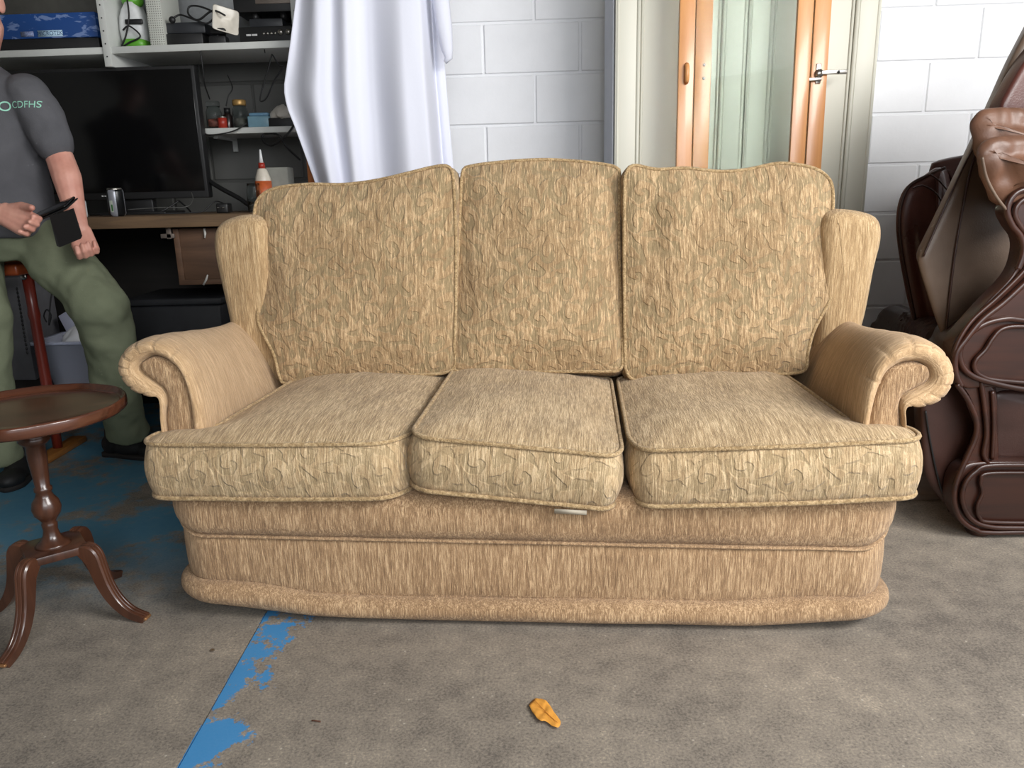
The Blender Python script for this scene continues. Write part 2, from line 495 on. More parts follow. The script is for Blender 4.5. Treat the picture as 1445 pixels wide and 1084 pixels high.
lift1 = lambda s: 0.05 * sstep(0.80, 0.95, abs(s)) + 0.010 * (-s / 0.9 if abs(s) < 0.9 else -math.copysign(1, s))
lift2 = lambda s: 0.016 * sstep(0.48, 0.72, abs(s)) + (0.022 * sstep(0.4, 0.8, -s))
lift3 = lambda s: 0.030 * sstep(0.52, 0.92, abs(s)) + 0.012 * sstep(0.2, 0.75, -s)
sofa_band('front_rail', [(-0.06, 0.350), (-0.02, 0.347), (0.004, 0.335), (0.014, 0.315), (0.016, 0.285), (0.014, 0.258), (0.009, 0.242), (0.001, 0.231), (-0.006, 0.226)],
          lambda s, k: lift1(s) * (k / 8.0) ** 1.5)
sofa_band('rail_piping', [(-0.006, 0.228), (0.003, 0.2265), (0.0055, 0.223), (0.003, 0.2195), (-0.006, 0.218)], lambda s, k: lift1(s), mat_=F_base)
sofa_band('front_panel', [(-0.006, 0.219), (-0.003, 0.213), (-0.002, 0.19), (-0.001, 0.15), (-0.001, 0.11), (-0.003, 0.08), (-0.008, 0.068)],
          lambda s, k: lift1(s) * (1 - k / 6.0) + lift2(s) * (k / 6.0))
rp = []
for k in range(13):
    a = math.pi * (0.5 + 0.02) - math.pi * 1.1 * k / 12
    rp.append((-0.008 + 0.031 * math.cos(a), 0.040 + 0.032 * math.sin(a)))
sofa_band('base_roll', rp, lambda s, k: lift2(s) * (1 - k / 12.0) + lift3(s) * (k / 12.0))
obj('base_frame', v_box(1.66, 0.84, 0.30, (-0.018, 0.48, 0.185), 0.02), plain('hidden_frame', rgb(60, 50, 40), 0.9), sofa)
obj('seat_deck', v_box(1.6, 0.86, 0.03, (-0.018, 0.47, 0.330), 0.01), F_base, sofa)
for sx in (-0.78, 0.74):
    for sy in (0.12, 0.86):
        obj('castor', v_lathe([(0.0, 0.0), (0.022, 0.002), (0.026, 0.014), (0.022, 0.034), (0.0, 0.036)], 16, (sx, sy, 0.0)), plain('black_plastic', rgb(22, 22, 23), 0.5), sofa)

RIN = [(0.8, 0.495), (0.804, 0.546), (0.814, 0.594), (0.83, 0.629), (0.856, 0.646), (0.888, 0.65), (0.911, 0.64), (0.923, 0.619), (0.918, 0.602), (0.894, 0.587), (0.871, 0.573), (0.863, 0.546), (0.87, 0.495)]
ROUT = [(0.776, 0.489), (0.777, 0.547), (0.783, 0.604), (0.804, 0.659), (0.849, 0.698), (0.9, 0.703), (0.945, 0.681), (0.976, 0.638), (0.979, 0.596), (0.956, 0.556), (0.913, 0.541), (0.877, 0.543), (0.88, 0.489)]
LIN = [(-0.837, 0.511), (-0.836, 0.562), (-0.842, 0.615), (-0.856, 0.649), (-0.884, 0.671), (-0.914, 0.678), (-0.941, 0.662), (-0.95, 0.648), (-0.945, 0.635), (-0.917, 0.612), (-0.898, 0.593), (-0.894, 0.562), (-0.904, 0.506)]
LOUT = [(-0.802, 0.511), (-0.805, 0.562), (-0.819, 0.632), (-0.842, 0.68), (-0.883, 0.714), (-0.932, 0.721), (-0.981, 0.701), (-1.01, 0.665), (-1.01, 0.627), (-0.988, 0.593), (-0.946, 0.576), (-0.914, 0.577), (-0.915, 0.5)]
def sofa_arm(pin, pout, side):
    pin = [(pin[0][0], 0.34)] + pin + [(pin[-1][0], 0.34)]
    pout = [(pout[0][0], 0.34)] + pout + [(pout[-1][0], 0.34)]
    per = 10
    A = spline([(x, 0, z) for x, z in pin], per); B = spline([(x, 0, z) for x, z in pout], per)
    n = len(A)
    pleats = [per * k for k in (3.2, 4.4, 5.5, 6.5, 7.4, 8.2, 9.0, 9.8, 10.6, 11.4)]
    def ring(t, y, bulge=0.0, crease=0.0, shrink=0.0, taper=0.0):
        out = []
        for i in range(n):
            p = A[i].lerp(B[i], t)
            d = (B[i] - A[i]); d = d.normalized() if d.length > 1e-6 else Vector((0, 0, 0))
            c_ = sum(math.exp(-((i - q) / 0.55) ** 2) for q in pleats)
            p = p + d * (bulge - crease * c_)
            out.append(Vector((p.x, y + crease * c_ * 0.8 + taper * 0, p.z)))
        return out
    xo = max(side * p.x for p in B); xi = min(side * p.x for p in B); zt = max(p.z for p in B)
    def taper(row, y):
        t = sstep(0.05, 0.62, y); out = []
        for p in row:
            u = (xo - side * p.x) / (xo - xi)            # 1 on the seat side, 0 on the outside
            hz = max(0.0, min(1.0, (p.z - 0.42) / (zt - 0.42)))
            out.append(Vector((p.x + side * t * u * (0.012 + 0.085 * hz), p.y, p.z - 0.055 * t * hz)))
        return out
    rings = [taper(ring(1.0, y, 0.001 * math.sin(y * 40)), y) for y in (0.93, 0.80, 0.72, 0.64, 0.56, 0.48, 0.40, 0.33, 0.27, 0.22, 0.18, 0.15)]
    rings += [ring(1.0, 0.12, 0, 0.001), ring(1.0, 0.095, 0, 0.002), ring(0.97, 0.073, 0, 0.0028), ring(0.86, 0.058, 0, 0.003), ring(0.68, 0.049, 0, 0.003),
              ring(0.45, 0.048, 0, 0.003), ring(0.22, 0.054, 0, 0.002), ring(0.07, 0.066, 0, 0.002), ring(0.0, 0.078)]
    arm = obj('arm', v_loft(rings, cap0=True, cap1=False), F_arm, sofa)
    # front facing panel inside the pleated border
    def inner(s, y):
        # shrink towards the stem's own middle line
        out = []
        for i in range(n):
            j = n - 1 - i
            out.append(Vector((A[i].x, y, A[i].z)).lerp(Vector((A[j].x, y, A[j].z)), s))
        return out
    fr = [ring(0.02, 0.080), ring(-0.01, 0.070), inner(0.06, 0.064), inner(0.16, 0.060), inner(0.32, 0.058), inner(0.499, 0.0575)]
    obj('arm_front', v_loft(fr, cap0=False, cap1=False), F_base, arm)
    return arm
sofa_arm(RIN, ROUT, 1)
sofa_arm(LIN, LOUT, -1)

def sofa_wing(pts, y0, y1):
    P = [Vector((x, 0, z)) for x, z in pts]
    n = 90
    O_ = resample(spline(P, 8, True), n)
    c = sum(O_, Vector()) / n
    def ring(ins, y, cr=0.0):
        out = []
        for i in range(n):
            p = O_[i]; nx = O_[(i + 1) % n] - O_[i - 1]; nn = Vector((nx.z, 0, -nx.x)).normalized()
            if nn.dot(p - c) < 0: nn = -nn
            c_ = math.exp(-((i - 18) / 0.8) ** 2) + math.exp(-((i - 24) / 0.8) ** 2)
            out.append(Vector((p.x, y, p.z)) - nn * (ins + cr * c_ * 0))
        return out
    r0 = 0.036
    rings = [ring(0, y1)] + [ring(0.004 * math.sin(k * 2.0), y1 + (y0 + r0 - y1) * k / 6) for k in range(1, 7)]
    for k in range(1, 9):
        a = math.pi / 2 * k / 8
        rings.append(ring(r0 * (1 - math.cos(a)), y0 + r0 - r0 * math.sin(a), 0.003))
    rings.append([p.lerp(Vector((c.x, y0 - 0.004, c.z)), 0.45) for p in rings[-1]])
    rings.append([p.lerp(Vector((c.x, y0 - 0.006, c.z)), 0.9) for p in rings[-1]])
    return obj('wing', v_loft(rings), F_wing, sofa)
F_wing = mat_fabric('beige_chenille_wing', (280, 160, 20), dark=(172, 143, 105), mid=(194, 165, 124), light=(218, 192, 152))
sofa_wing([(-0.945, 0.45), (-0.968, 0.60), (-0.978, 0.70), (-0.992, 0.82), (-0.998, 0.90), (-0.982, 0.96), (-0.93, 0.988), (-0.86, 0.992), (-0.825, 0.95), (-0.83, 0.8), (-0.83, 0.60), (-0.83, 0.46)], 0.615, 0.93)
sofa_wing([(0.955, 0.45), (0.972, 0.60), (0.984, 0.68), (0.996, 0.80), (1.008, 0.89), (0.994, 0.943), (0.94, 0.966), (0.87, 0.970), (0.84, 0.93), (0.845, 0.8), (0.85, 0.60), (0.85, 0.46)], 0.615, 0.93)
obj('back_frame', v_box(1.72, 0.17, 0.74, (-0.005, 0.875, 0.69), 0.06, 4), F_base, sofa)

# ---- loose cushions
SM = Matrix.Translation(SO) @ Matrix.Rotation(-SA, 4, 'Z')
def cushion(name, outl, th, crown, M, mat_, label, cat_, group, bulge=0.012, n=220, nr=26, amp=0.004, dimples=(), pipe_r=0.0055, pipe=F_pipe, seed=0.0, centre=None, power=2.3, cback=None, rise=0.2):
    O_ = resample(outl, n)
    c = Vector(centre + (0,)) if centre else sum(O_, Vector()) / n
    nor = []
    for i in range(n):
        d = O_[(i + 1) % n] - O_[i - 1]; q = Vector((d.y, -d.x, 0)).normalized()
        nor.append(q)
    area_ = sum(O_[i].x * O_[(i + 1) % n].y - O_[(i + 1) % n].x * O_[i].y for i in range(n))
    if area_ < 0: nor = [-q for q in nor]
    rings = []
    kb = crown * 0.4 if cback is None else cback
    B_ = np.array([(p.x, p.y) for p in O_]); hstep = float(np.mean(np.linalg.norm(np.roll(B_, -1, 0) - B_, axis=1)))
    def puff(pts):
        Q = np.array([(p[0], p[1]) for p in pts]); d2 = ((Q[:, None, :] - B_[None]) ** 2).sum(2) + 1e-7
        d = ((hstep / d2 ** 2).sum(1) / (math.pi / 2)) ** (-1 / 3.0)
        return 1 - (1 - np.clip(d / rise, 0, 1)) ** 2.2
    for j in range(nr, 0, -1):
        s = (j / nr) ** 1.25 * 0.985
        rings.append([Vector((p.x + (c.x - p.x) * s, p.y + (c.y - p.y) * s, -th - kb * sstep(0, 1, s))) for p in O_])
    for k in range(9):
        t = k / 8
        rings.append([p + q * bulge * math.sin(math.pi * t) + Vector((0, 0, -th * (1 - t))) + q * 0.004 * noise.noise(Vector((p.x * 9, p.y * 9, t * 2 + seed))) for p, q in zip(O_, nor)])
    for j in range(1, nr + 1):
        s = (j / nr) ** 1.25 * 0.985
        row = []
        pf = puff([(p.x + (c.x - p.x) * s, p.y + (c.y - p.y) * s) for p in O_])
        for p, f_ in zip(O_, pf):
            x = p.x + (c.x - p.x) * s; y = p.y + (c.y - p.y) * s
            z = crown * float(f_)
            e = min(1, s * 6)
            z += e * (amp * noise.noise(Vector((x * 7, y * 5, seed))) + amp * 0.55 * noise.noise(Vector((x * 24, y * 11, seed + 3))))
            for (dx, dy, dr, dd) in dimples:
                z -= e * dd * math.exp(-(((x - dx) / dr[0]) ** 2 + ((y - dy) / dr[1]) ** 2))
            row.append(Vector((x, y, z)))
        rings.append(row)
    o = obj(name, v_loft(rings), mat_)
    o.matrix_world = M
    tag(o, label, cat_, group)
    for zz in (0.0, -th):
        pts = [p + q * 0.002 + Vector((0, 0, zz + 0.0015 * noise.noise(Vector((p.x * 6, p.y * 6, seed))))) for p, q in zip(O_, nor)]
        obj('piping', v_tube(pts, pipe_r, 8, True), pipe, o)
    return o

def flat(pts, r_): return [(x, y, r_) for x, y in pts]
TILT = math.atan(0.21)
def back_cushion(pts, label, dimples=(), seed=0.0, crown=0.045, pipe=F_pipe, th=0.15, tl=TILT):
    cx = sum(p[0] for p in pts) / len(pts); z0 = 0.50
    P = [(x - cx, (z - z0) / math.cos(tl), 0) for x, z in pts]
    O_ = spline(P, 6, True)
    M = SM @ Matrix.Translation((cx, 0.575, z0)) @ Matrix.Rotation(math.pi / 2 - tl, 4, 'X')
    return cushion('back_cushion', O_, th, crown, M, F_cush, label, 'cushion', 'loose back cushions of the beige sofa', dimples=dimples, seed=seed, bulge=0.014, pipe=pipe, power=2.6, amp=0.006)
LC = [(-0.873, 1.001), (-0.858, 1.043), (-0.809, 1.071), (-0.704, 1.081), (-0.59, 1.078), (-0.486, 1.088), (-0.382, 1.108), (-0.313, 1.122), (-0.268, 1.124), (-0.252, 1.09), (-0.246, 0.93), (-0.248, 0.715), (-0.254, 0.598), (-0.264, 0.518), (-0.409, 0.506), (-0.584, 0.496), (-0.77, 0.482), (-0.801, 0.496), (-0.821, 0.57), (-0.864, 0.656), (-0.87, 0.707), (-0.857, 0.774), (-0.847, 0.816), (-0.863, 0.858), (-0.875, 0.926)]
MC = [(-0.226, 1.106), (-0.203, 1.124), (-0.101, 1.134), (0.017, 1.138), (0.109, 1.132), (0.19, 1.122), (0.246, 1.108), (0.254, 1.074), (0.252, 0.88), (0.258, 0.675), (0.260, 0.56), (0.259, 0.53), (0.246, 0.514), (0.21, 0.513), (0.02, 0.513), (-0.21, 0.514), (-0.244, 0.516), (-0.258, 0.532), (-0.259, 0.565), (-0.255, 0.64), (-0.24, 0.847), (-0.232, 1.012)]
RC = [(0.274, 1.09), (0.296, 1.112), (0.363, 1.099), (0.451, 1.100), (0.551, 1.088), (0.63, 1.092), (0.723, 1.107), (0.815, 1.092), (0.861, 1.062), (0.874, 1.016), (0.872, 0.925), (0.877, 0.834), (0.882, 0.765), (0.873, 0.722), (0.824, 0.63), (0.805, 0.558), (0.799, 0.515), (0.752, 0.503), (0.565, 0.495), (0.396, 0.484), (0.301, 0.487), (0.277, 0.508), (0.271, 0.56), (0.269, 0.831), (0.270, 1.04)]
back_cushion(LC, 'left beige back cushion with scroll pattern and dipped top edge beside the left wing', [(-0.27, 0.25, (0.05, 0.2), 0.012)], 1.0)
back_cushion(MC, 'middle beige back cushion, narrowest of the three, with scroll pattern and arched top', [(0.0, 0.03, (0.1, 0.06), 0.01)], 2.0, crown=0.055, tl=R(16.5))
back_cushion(RC, 'right beige back cushion with creased upper corner beside the right wing', [(-0.24, 0.44, (0.035, 0.12), 0.022), (-0.27, 0.27, (0.05, 0.02), 0.01), (-0.26, 0.2, (0.06, 0.02), 0.01), (-0.05, 0.5, (0.06, 0.08), 0.012), (0.25, 0.28, (0.08, 0.1), 0.012)], 3.0)

def seat_cushion(pts, label, zt, th, rx, ry, seed, crown=0.034):
    cx = sum(p[0] for p in pts) / len(pts)
    O_ = rpoly([(x - cx, y, r_) for x, y, r_ in pts], 220)
    M = SM @ Matrix.Translation((cx, 0, zt)) @ Matrix.Rotation(ry, 4, 'Y') @ Matrix.Rotation(rx, 4, 'X')
    ctr = (sum(p.x for p in O_) / len(O_), 0.30)
    return cushion('seat_cushion', O_, th, crown, M, F_seat, label, 'cushion', 'loose seat cushions of the beige sofa', seed=seed, bulge=0.014, centre=ctr, power=2.4, amp=0.006, cback=0.003, pipe_r=0.006)
seat_cushion([(-0.925, 0.075, 0.05), (-0.925, -0.03, 0.09), (-0.60, -0.042, 0.1), (-0.325, -0.035, 0.07), (-0.277, 0.05, 0.06), (-0.285, 0.66, 0.05), (-0.76, 0.66, 0.05), (-0.795, 0.10, 0.04)],
             'left beige seat cushion wrapping in front of the left scroll arm', 0.486, 0.137, R(0.0), R(-0.3), 5.0)
seat_cushion([(-0.268, 0.0, 0.03), (-0.235, -0.035, 0.05), (0.20, -0.045, 0.05), (0.222, 0.0, 0.05), (0.228, 0.66, 0.04), (-0.258, 0.66, 0.04)],
             'middle beige seat cushion sitting crooked, higher at its left', 0.483, 0.132, R(0.8), R(5.2), 6.0, 0.032)
seat_cushion([(0.243, 0.05, 0.06), (0.262, -0.038, 0.07), (0.58, -0.045, 0.1), (0.885, -0.03, 0.09), (0.885, 0.075, 0.05), (0.775, 0.10, 0.04), (0.745, 0.66, 0.05), (0.252, 0.66, 0.05)],
             'right beige seat cushion wrapping in front of the right scroll arm', 0.485, 0.137, R(0.0), R(-2.2), 7.0)
# care label sticking out below the middle cushion
lb = obj('care_tag', v_box(0.075, 0.0015, 0.013, (0, 0, 0)), plain('white_tape', rgb(186, 176, 158), 0.7), bpy.data.objects['seat_cushion.001'])
lb.location = (0.135, -0.044, -0.148); lb.rotation_euler = (R(14), R(-2.5), 0)
lb['label'] = 'white fabric care tag'

# ------------------------------------------------------------------ common materials
M_black = plain('black_plastic', rgb(22, 22, 23), 0.5)
M_gloss = plain('black_gloss', rgb(9, 9, 10), 0.18, var=0.02)
M_cable = plain('black_cable', rgb(16, 16, 17), 0.55)
M_metal = plain('brushed_steel', rgb(176, 172, 165), 0.3, 1.0, var=0.05)
M_cream = plain('cream_painted_door', rgb(206, 204, 190), 0.45, var=0.02, scale=4)
M_pale = plain('pale_grey_edge', rgb(196, 200, 208), 0.5, var=0.02)
M_beech = wood('orange_beech', rgb(190, 126, 72), rgb(216, 156, 98), 0.35, 'z', 0.7, 0.3)

# ------------------------------------------------------------------ cream wardrobe behind the sofa
WY = 3.32
ward = thing('wardrobe', 'tall cream wardrobe with two panelled doors against the white wall', 'wardrobe', (0.975, WY, 0))
WX0, WX1, WH = 0.445, 1.505, 2.15
wx = lambda x: x - 0.975
obj('carcass', v_box(WX1 - WX0 - 0.004, 0.26, WH, (0, 0.155, WH / 2), 0.003), M_cream, ward, True, 30)
obj('side_panel', v_box(0.006, 0.27, WH, (wx(WX0) - 0.003, 0.15, WH / 2), 0.001), M_pale, ward, True, 30)
def panel_door(x0, x1):
    w_ = x1 - x0; c = (x0 + x1) / 2
    d = obj('door', v_box(w_ - 0.004, 0.012, WH - 0.12, (c, 0.012, WH / 2 + 0.03), 0.001), M_cream, ward, True, 30)
    s = 0.085
    for sx in (-1, 1):
        obj('stile', v_box(s, 0.012, WH - 0.12, (c + sx * (w_ / 2 - s / 2 - 0.002), 0.000, WH / 2 + 0.03), 0.003), M_cream, d, True, 30)
        mx = c + sx * (w_ / 2 - s - 0.010)
        obj('moulding', v_tube([(mx, -0.001, 0.2), (mx, -0.001, WH - 0.11)], 0.009, 8), M_cream, d)
        mx = c + sx * (w_ / 2 - s - 0.026)
        obj('moulding', v_tube([(mx, 0.004, 0.21), (mx, 0.004, WH - 0.12)], 0.006, 8), M_cream, d)
        mx = c + sx * (w_ / 2 - 0.012)
        obj('edge_bead', v_tube([(mx, -0.004, 0.1), (mx, -0.004, WH - 0.04)], 0.006, 8), M_cream, d)
    for zz in (0.09 + s / 2, WH - 0.03 - s / 2):
        obj('rail', v_box(w_ - 2 * s, 0.012, s, (c, 0.0, zz), 0.003), M_cream, d, True, 30)
    return d
panel_door(wx(WX0), 0.0); panel_door(0.0, wx(WX1))

# ------------------------------------------------------------------ two framed glass doors leaning there
def mat_glass():
    t = NT('greenish_glass')
    t.color(rgb(249, 253, 251)); t.set(Roughness=0.02); t.b.inputs['Transmission Weight'].default_value = 1.0
    t.b.inputs['IOR'].default_value = 1.08
    return t.mat
M_glass = mat_glass()
def glass_door(x0, Y, w_, sw, top, lean, label, pull, hinge, screws):
    g = thing('glass_door', label, 'door', (x0 + w_ / 2, Y, 0.0), 0, 'framed glass doors leaning on the wardrobe')
    g.rotation_euler = (lean, 0, 0)
    for sx in (-1, 1):
        obj('stile', v_box(sw, 0.02, top, (sx * (w_ / 2 - sw / 2), 0, top / 2), 0.003), M_beech, g, True, 30)
    for zz in (0.04, top - 0.04):
        obj('rail', v_box(w_ - 2 * sw, 0.02, 0.08, (0, 0, zz), 0.003), M_beech, g, True, 30)
    obj('pane', v_box(w_ - 2 * sw + 0.01, 0.004, top - 0.15, (0, 0, top / 2)), M_glass, g, False)
    if pull:
        h = v_tube([(-w_ / 2 + sw * 0.5, -0.014, pull - 0.032), (-w_ / 2 + sw * 0.5, -0.026, pull - 0.024), (-w_ / 2 + sw * 0.5, -0.026, pull + 0.024), (-w_ / 2 + sw * 0.5, -0.014, pull + 0.032)], 0.009, 10)
        p = obj('handle', h, wood('pale_beech', rgb(206, 140, 84), rgb(226, 164, 106), 0.35, 'z'), g)
    if screws:
        for dz in (-0.025, 0.025):
            obj('screw', v_ell((-w_ / 2 + sw * 0.55, -0.011, screws + dz), 0.006, 0.003, 0.006, None, 12, 8), M_metal, g)
    if hinge:
        hx = w_ / 2 - sw * 0.5
        hg = obj('hinge', v_box(0.020, 0.006, 0.075, (hx - 0.005, -0.013, hinge), 0.002), M_metal, g, True, 30)
        obj('hinge_cup', v_lathe([(0, 0), (0.016, 0), (0.017, 0.008), (0, 0.010)], 18), M_metal, hg).matrix_local = Matrix.Translation((hx - 0.004, -0.012, hinge)) @ Matrix.Rotation(R(90), 4, 'X')
        obj('hinge_arm', v_box(0.10, 0.010, 0.016, (hx + 0.055, -0.018, hinge + 0.003), 0.002), M_metal, hg, True, 30)
        obj('hinge_arm', v_box(0.06, 0.012, 0.013, (hx - 0.024, -0.018, hinge - 0.022), 0.002), M_metal, hg, True, 30)
        obj('hinge_screw', v_ell((hx + 0.07, -0.025, hinge + 0.003), 0.006, 0.003, 0.006, None, 10, 6), M_black, hg)
    return g
dA = at(957, 120, 3.17); dB = at(1142, 120, 3.17)
zc = at(967, 104, 3.17).z
glass_door(dA.x, 3.15, dB.x - dA.x, 0.060, 2.0, R(-1.2), 'front orange-framed glass door with a wooden pull on its left stile', zc, 0, 0)
eA = at(981, 120, 3.22); eB = at(1168, 120, 3.22)
glass_door(eA.x, 3.21, eB.x - eA.x, 0.064, 2.0, R(-1.2), 'rear orange-framed glass door with a steel hinge sticking out at its right', 0, at(1155, 103, 3.21).z, at(993, 100, 3.21).z)

# ------------------------------------------------------------------ white dust sheet hanging by the shelves
def mat_cloth(name, col, scale=900):
    t = NT(name); c = t.coord(); t.color(col); t.set(Roughness=0.8)
    t.b.inputs['Sheen Weight'].default_value = 0.1
    t.bump(t.noise(c, 60, 3), 0.10, 0.004)
    return t.mat
M_sheet = mat_cloth('white_cotton', rgb(226, 228, 240))
SY = 3.30
def lerp_tab(tab, v):
    for (a, x), (b, y) in zip(tab, tab[1:]):
        if v <= b: 
            t = (v - a) / (b - a); t = max(0, min(1, t)); return x + (y - x) * t
    return tab[-1][1]
Ltab = [(-300, 428), (-100, 423), (0, 417), (70, 408), (125, 400), (150, 404), (180, 416), (262, 446), (330, 458), (700, 470)]
Rtab = [(-300, 615), (0, 622), (100, 628), (262, 642), (420, 655), (700, 665)]
rows = []; NU = 120
for py in np.linspace(-230, 600, 70):
    row = []
    for k in range(NU + 1):
        u = k / NU
        Ls = 424 + py * 0.03
        px = Ls * (1 - u) + lerp_tab(Rtab, py) * u + (lerp_tab(Ltab, py) - Ls) * (1 - u) ** 5
        dep = sstep(-300, 300, py)
        y = 0.10 * math.sin(u * math.pi) * -0.5
        y += 0.024 * (0.5 + dep) * math.sin(u * 30 + 0.6) * sstep(0.44, 0.26, u)
        y += -0.10 * sstep(0.50, 0.72, u) * (0.4 + dep * 0.6) + 0.16 * sstep(0.84, 0.93, u)
        y += 0.05 * sstep(0.28, 0.48, u)
        y += 0.02 * math.exp(-((u - 0.93) / 0.02) ** 2) 
        y += 0.010 * noise.noise(Vector((u * 5, py / 160, 0.3))) + (0.005 * noise.noise(Vector((u * 22, py / 90, 2))) if u < 0.2 else 0)
        p = at(px, py, SY + y)
        row.append(p)
    rows.append(row)
sh = thing('dust_sheet', 'white cotton sheet hanging in folds between shelves and white block wall', 'sheet', (at(530, 300, SY).x, SY, 0.35))
sm = wpart('cloth', v_loft(rows, closed=False), M_sheet, sh)
so_ = sm.modifiers.new('thick', 'SOLIDIFY'); so_.thickness = 0.004
roll = []
for i, (px, py, r_) in enumerate([(612, -120, 0.030), (618, -40, 0.032), (622, 0, 0.034), (627, 40, 0.032), (631, 70, 0.024), (633, 82, 0.016), (628, 88, 0.008)]):
    roll.append((at(px, py, SY + 0.03), r_))
wpart('turned_corner', v_tube([p for p, _ in roll], [r_ for _, r_ in roll], 12), M_sheet, sh)
zt = rows[0][0].z
wpart('rail', v_tube([(rows[0][0].x - 0.15, SY, zt + 0.005), (rows[0][-1].x + 0.15, SY, zt + 0.005)], 0.012, 10), M_metal, sh)

# bare board standing behind the sheet
single('plank', v_box(0.10, 0.03, 1.36, (at(437, 230, 3.42).x + 0.035, 3.44, 0.68), 0.003), wood('orange_pine', rgb(150, 84, 40), rgb(186, 112, 60), 0.5, 'z'),
       'narrow orange-brown board standing behind the left edge of the white sheet', 'board', auto=30)

# ------------------------------------------------------------------ brown leather furniture at the right
def mat_leather(name, a, b, rough=0.36):
    t = NT(name); c = t.coord()
    n = t.noise(c, 5, 4, 0.6); g = t.noise(c, 220, 3, 0.6)
    t.color(t.ramp(n, [(0.3, a), (0.7, b)]))
    t.set(Roughness=t.ramp(n, [(0.3, (rough - .06,) * 3), (0.7, (rough + .1,) * 3)])); t.b.inputs['Specular IOR Level'].default_value = 0.45
    t.bump(t.math('ADD', g, t.math('MULTIPLY', t.noise(c, 28, 3), 0.8)), 0.22, 0.002)
    return t.mat
L_red = mat_leather('oxblood_leather', rgb(62, 33, 28), rgb(92, 52, 44), 0.30)
L_taupe = mat_leather('brown_taupe_leather', rgb(90, 74, 62), rgb(110, 92, 78), 0.42)
L_pill = mat_leather('worn_tan_leather', rgb(88, 64, 52), rgb(118, 82, 62), 0.42)
L_dark = mat_leather('dark_leather', rgb(44, 26, 21), rgb(62, 37, 30), 0.38)
W_carv = wood('carved_mahogany', rgb(30, 13, 8), rgb(64, 31, 18), 0.36, 'x', 0.6, 0.15)

def slab(name, pxpts, Y, depth, mat_, th, r_=0.03, n=120, puff=0.0, closed_spline=True, skew=0.56, pts=None):
    """upholstered slab: outline at depth Y, given thickness, rounded front and back rims"""
    P = pts if pts is not None else [at(x, y, Y) for x, y in pxpts]
    O_ = resample(spline(P, 6, True) if closed_spline else P, n); c = sum(O_, Vector()) / n
    nor = []
    ar = sum(O_[i].x * O_[(i + 1) % n].z - O_[(i + 1) % n].x * O_[i].z for i in range(n))
    for i in range(n):
        d = O_[(i + 1) % n] - O_[i - 1]; q = Vector((d.z, 0, -d.x)).normalized()
        nor.append(q if ar > 0 else -q)
    rings = []
    for k in range(7):
        a = math.pi / 2 * k / 6
        rings.append([p - q * r_ * (1 - math.sin(a)) + Vector((skew * depth, depth - r_ * 0.6 + 0.6 * r_ * math.cos(a), 0)) for p, q in zip(O_, nor)])
    for k in range(7):
        a = math.pi / 2 * k / 6
        rings.append([p - q * r_ * (1 - math.cos(a)) + Vector((0, 0.6 * r_ - 0.6 * r_ * math.sin(a), 0)) for p, q in zip(O_, nor)])
    last = rings[-1]
    for s in (0.15, 0.35, 0.6, 0.85, 0.99):
        rings.append([p.lerp(Vector((c.x, p.y, c.z)), s) + Vector((0, -puff * (1 - (1 - s) ** 2), 0)) for p in last])
    first = rings[0]
    cb = Vector((c.x + skew * depth, 0, c.z))
    rings = [[p.lerp(Vector((cb.x, p.y, cb.z)), s) for p in first] for s in (0.99, 0.5)] + rings
    return wpart(name, v_loft(rings), mat_, th)

def pxtube(name, pts, Y, r_, mat_, th, closed=False, per=8, sides=8):
    P = spline([at(q[0], q[1], q[2] if len(q) > 2 else Y) for q in pts], per, closed)
    return wpart(name, v_tube(P, r_, sides, closed), mat_, th)

# armchair standing behind, only its left wing and arm show
ac = thing('leather_armchair', 'dark oxblood leather wing armchair half hidden behind the tall leather sofa', 'armchair', (at(1400, 560, 2.95).x, 2.95, 0))
slab('wing', [(1270, 320), (1273, 288), (1284, 264), (1306, 250), (1335, 238), (1345, 300), (1345, 400), (1345, 560), (1300, 560), (1293, 460), (1284, 415), (1274, 360)], 2.85, 0.5, L_red, ac, 0.05, puff=0.02)
slab('backrest', [(1320, 262), (1318, 240), (1330, 226), (1400, 214), (1500, 210), (1590, 235), (1600, 330), (1600, 560), (1330, 560), (1320, 400)], 3.1, 0.3, L_red, ac, 0.06, puff=0.03)
pxtube('piping', [(1292, 455), (1284, 415), (1273, 360), (1269, 320), (1272, 288), (1283, 263), (1306, 249), (1334, 237)], 2.865, 0.006, L_dark, ac)
pxtube('seam', [(1288, 266), (1302, 262), (1320, 272), (1332, 290)], 2.83, 0.003, L_dark, ac)
pxtube('seam', [(1312, 246), (1325, 255), (1338, 270)], 2.83, 0.003, L_dark, ac)
a0 = at(1306, 478, 2.80)
armp = [v_cap((a0.x + 0.02, 2.74, a0.z), 0.075, (a0.x + 0.06, 3.15, a0.z), 0.075), v_box(0.15, 0.5, 0.46, (a0.x + 0.05, 2.96, a0.z - 0.23), 0.02)]
for k in range(9):
    armp.append(v_tube([(a0.x + 0.02 + 0.077 * math.cos(t), 2.70 + 0.035 * k + 0.01 * math.sin(3 * t), a0.z + 0.077 * math.sin(t)) for t in np.linspace(0, math.pi * 1.2, 14)], 0.004, 6))
blob('arm', [xf(q, Matrix.Translation(-Vector(ac.location))) for q in armp], 0.008, L_dark, ac, 2)
armq = [xf(q, Matrix.Translation((0.62, 0, 0)) @ Matrix.Translation(-Vector(ac.location))) for q in armp]
blob('arm', armq, 0.012, L_dark, ac, 2)
obj('seat_base', v_box(0.56, 0.66, 0.34, (a0.x + 0.33 - ac.location.x, 3.06 - 2.95, 0.23), 0.03), L_dark, ac)
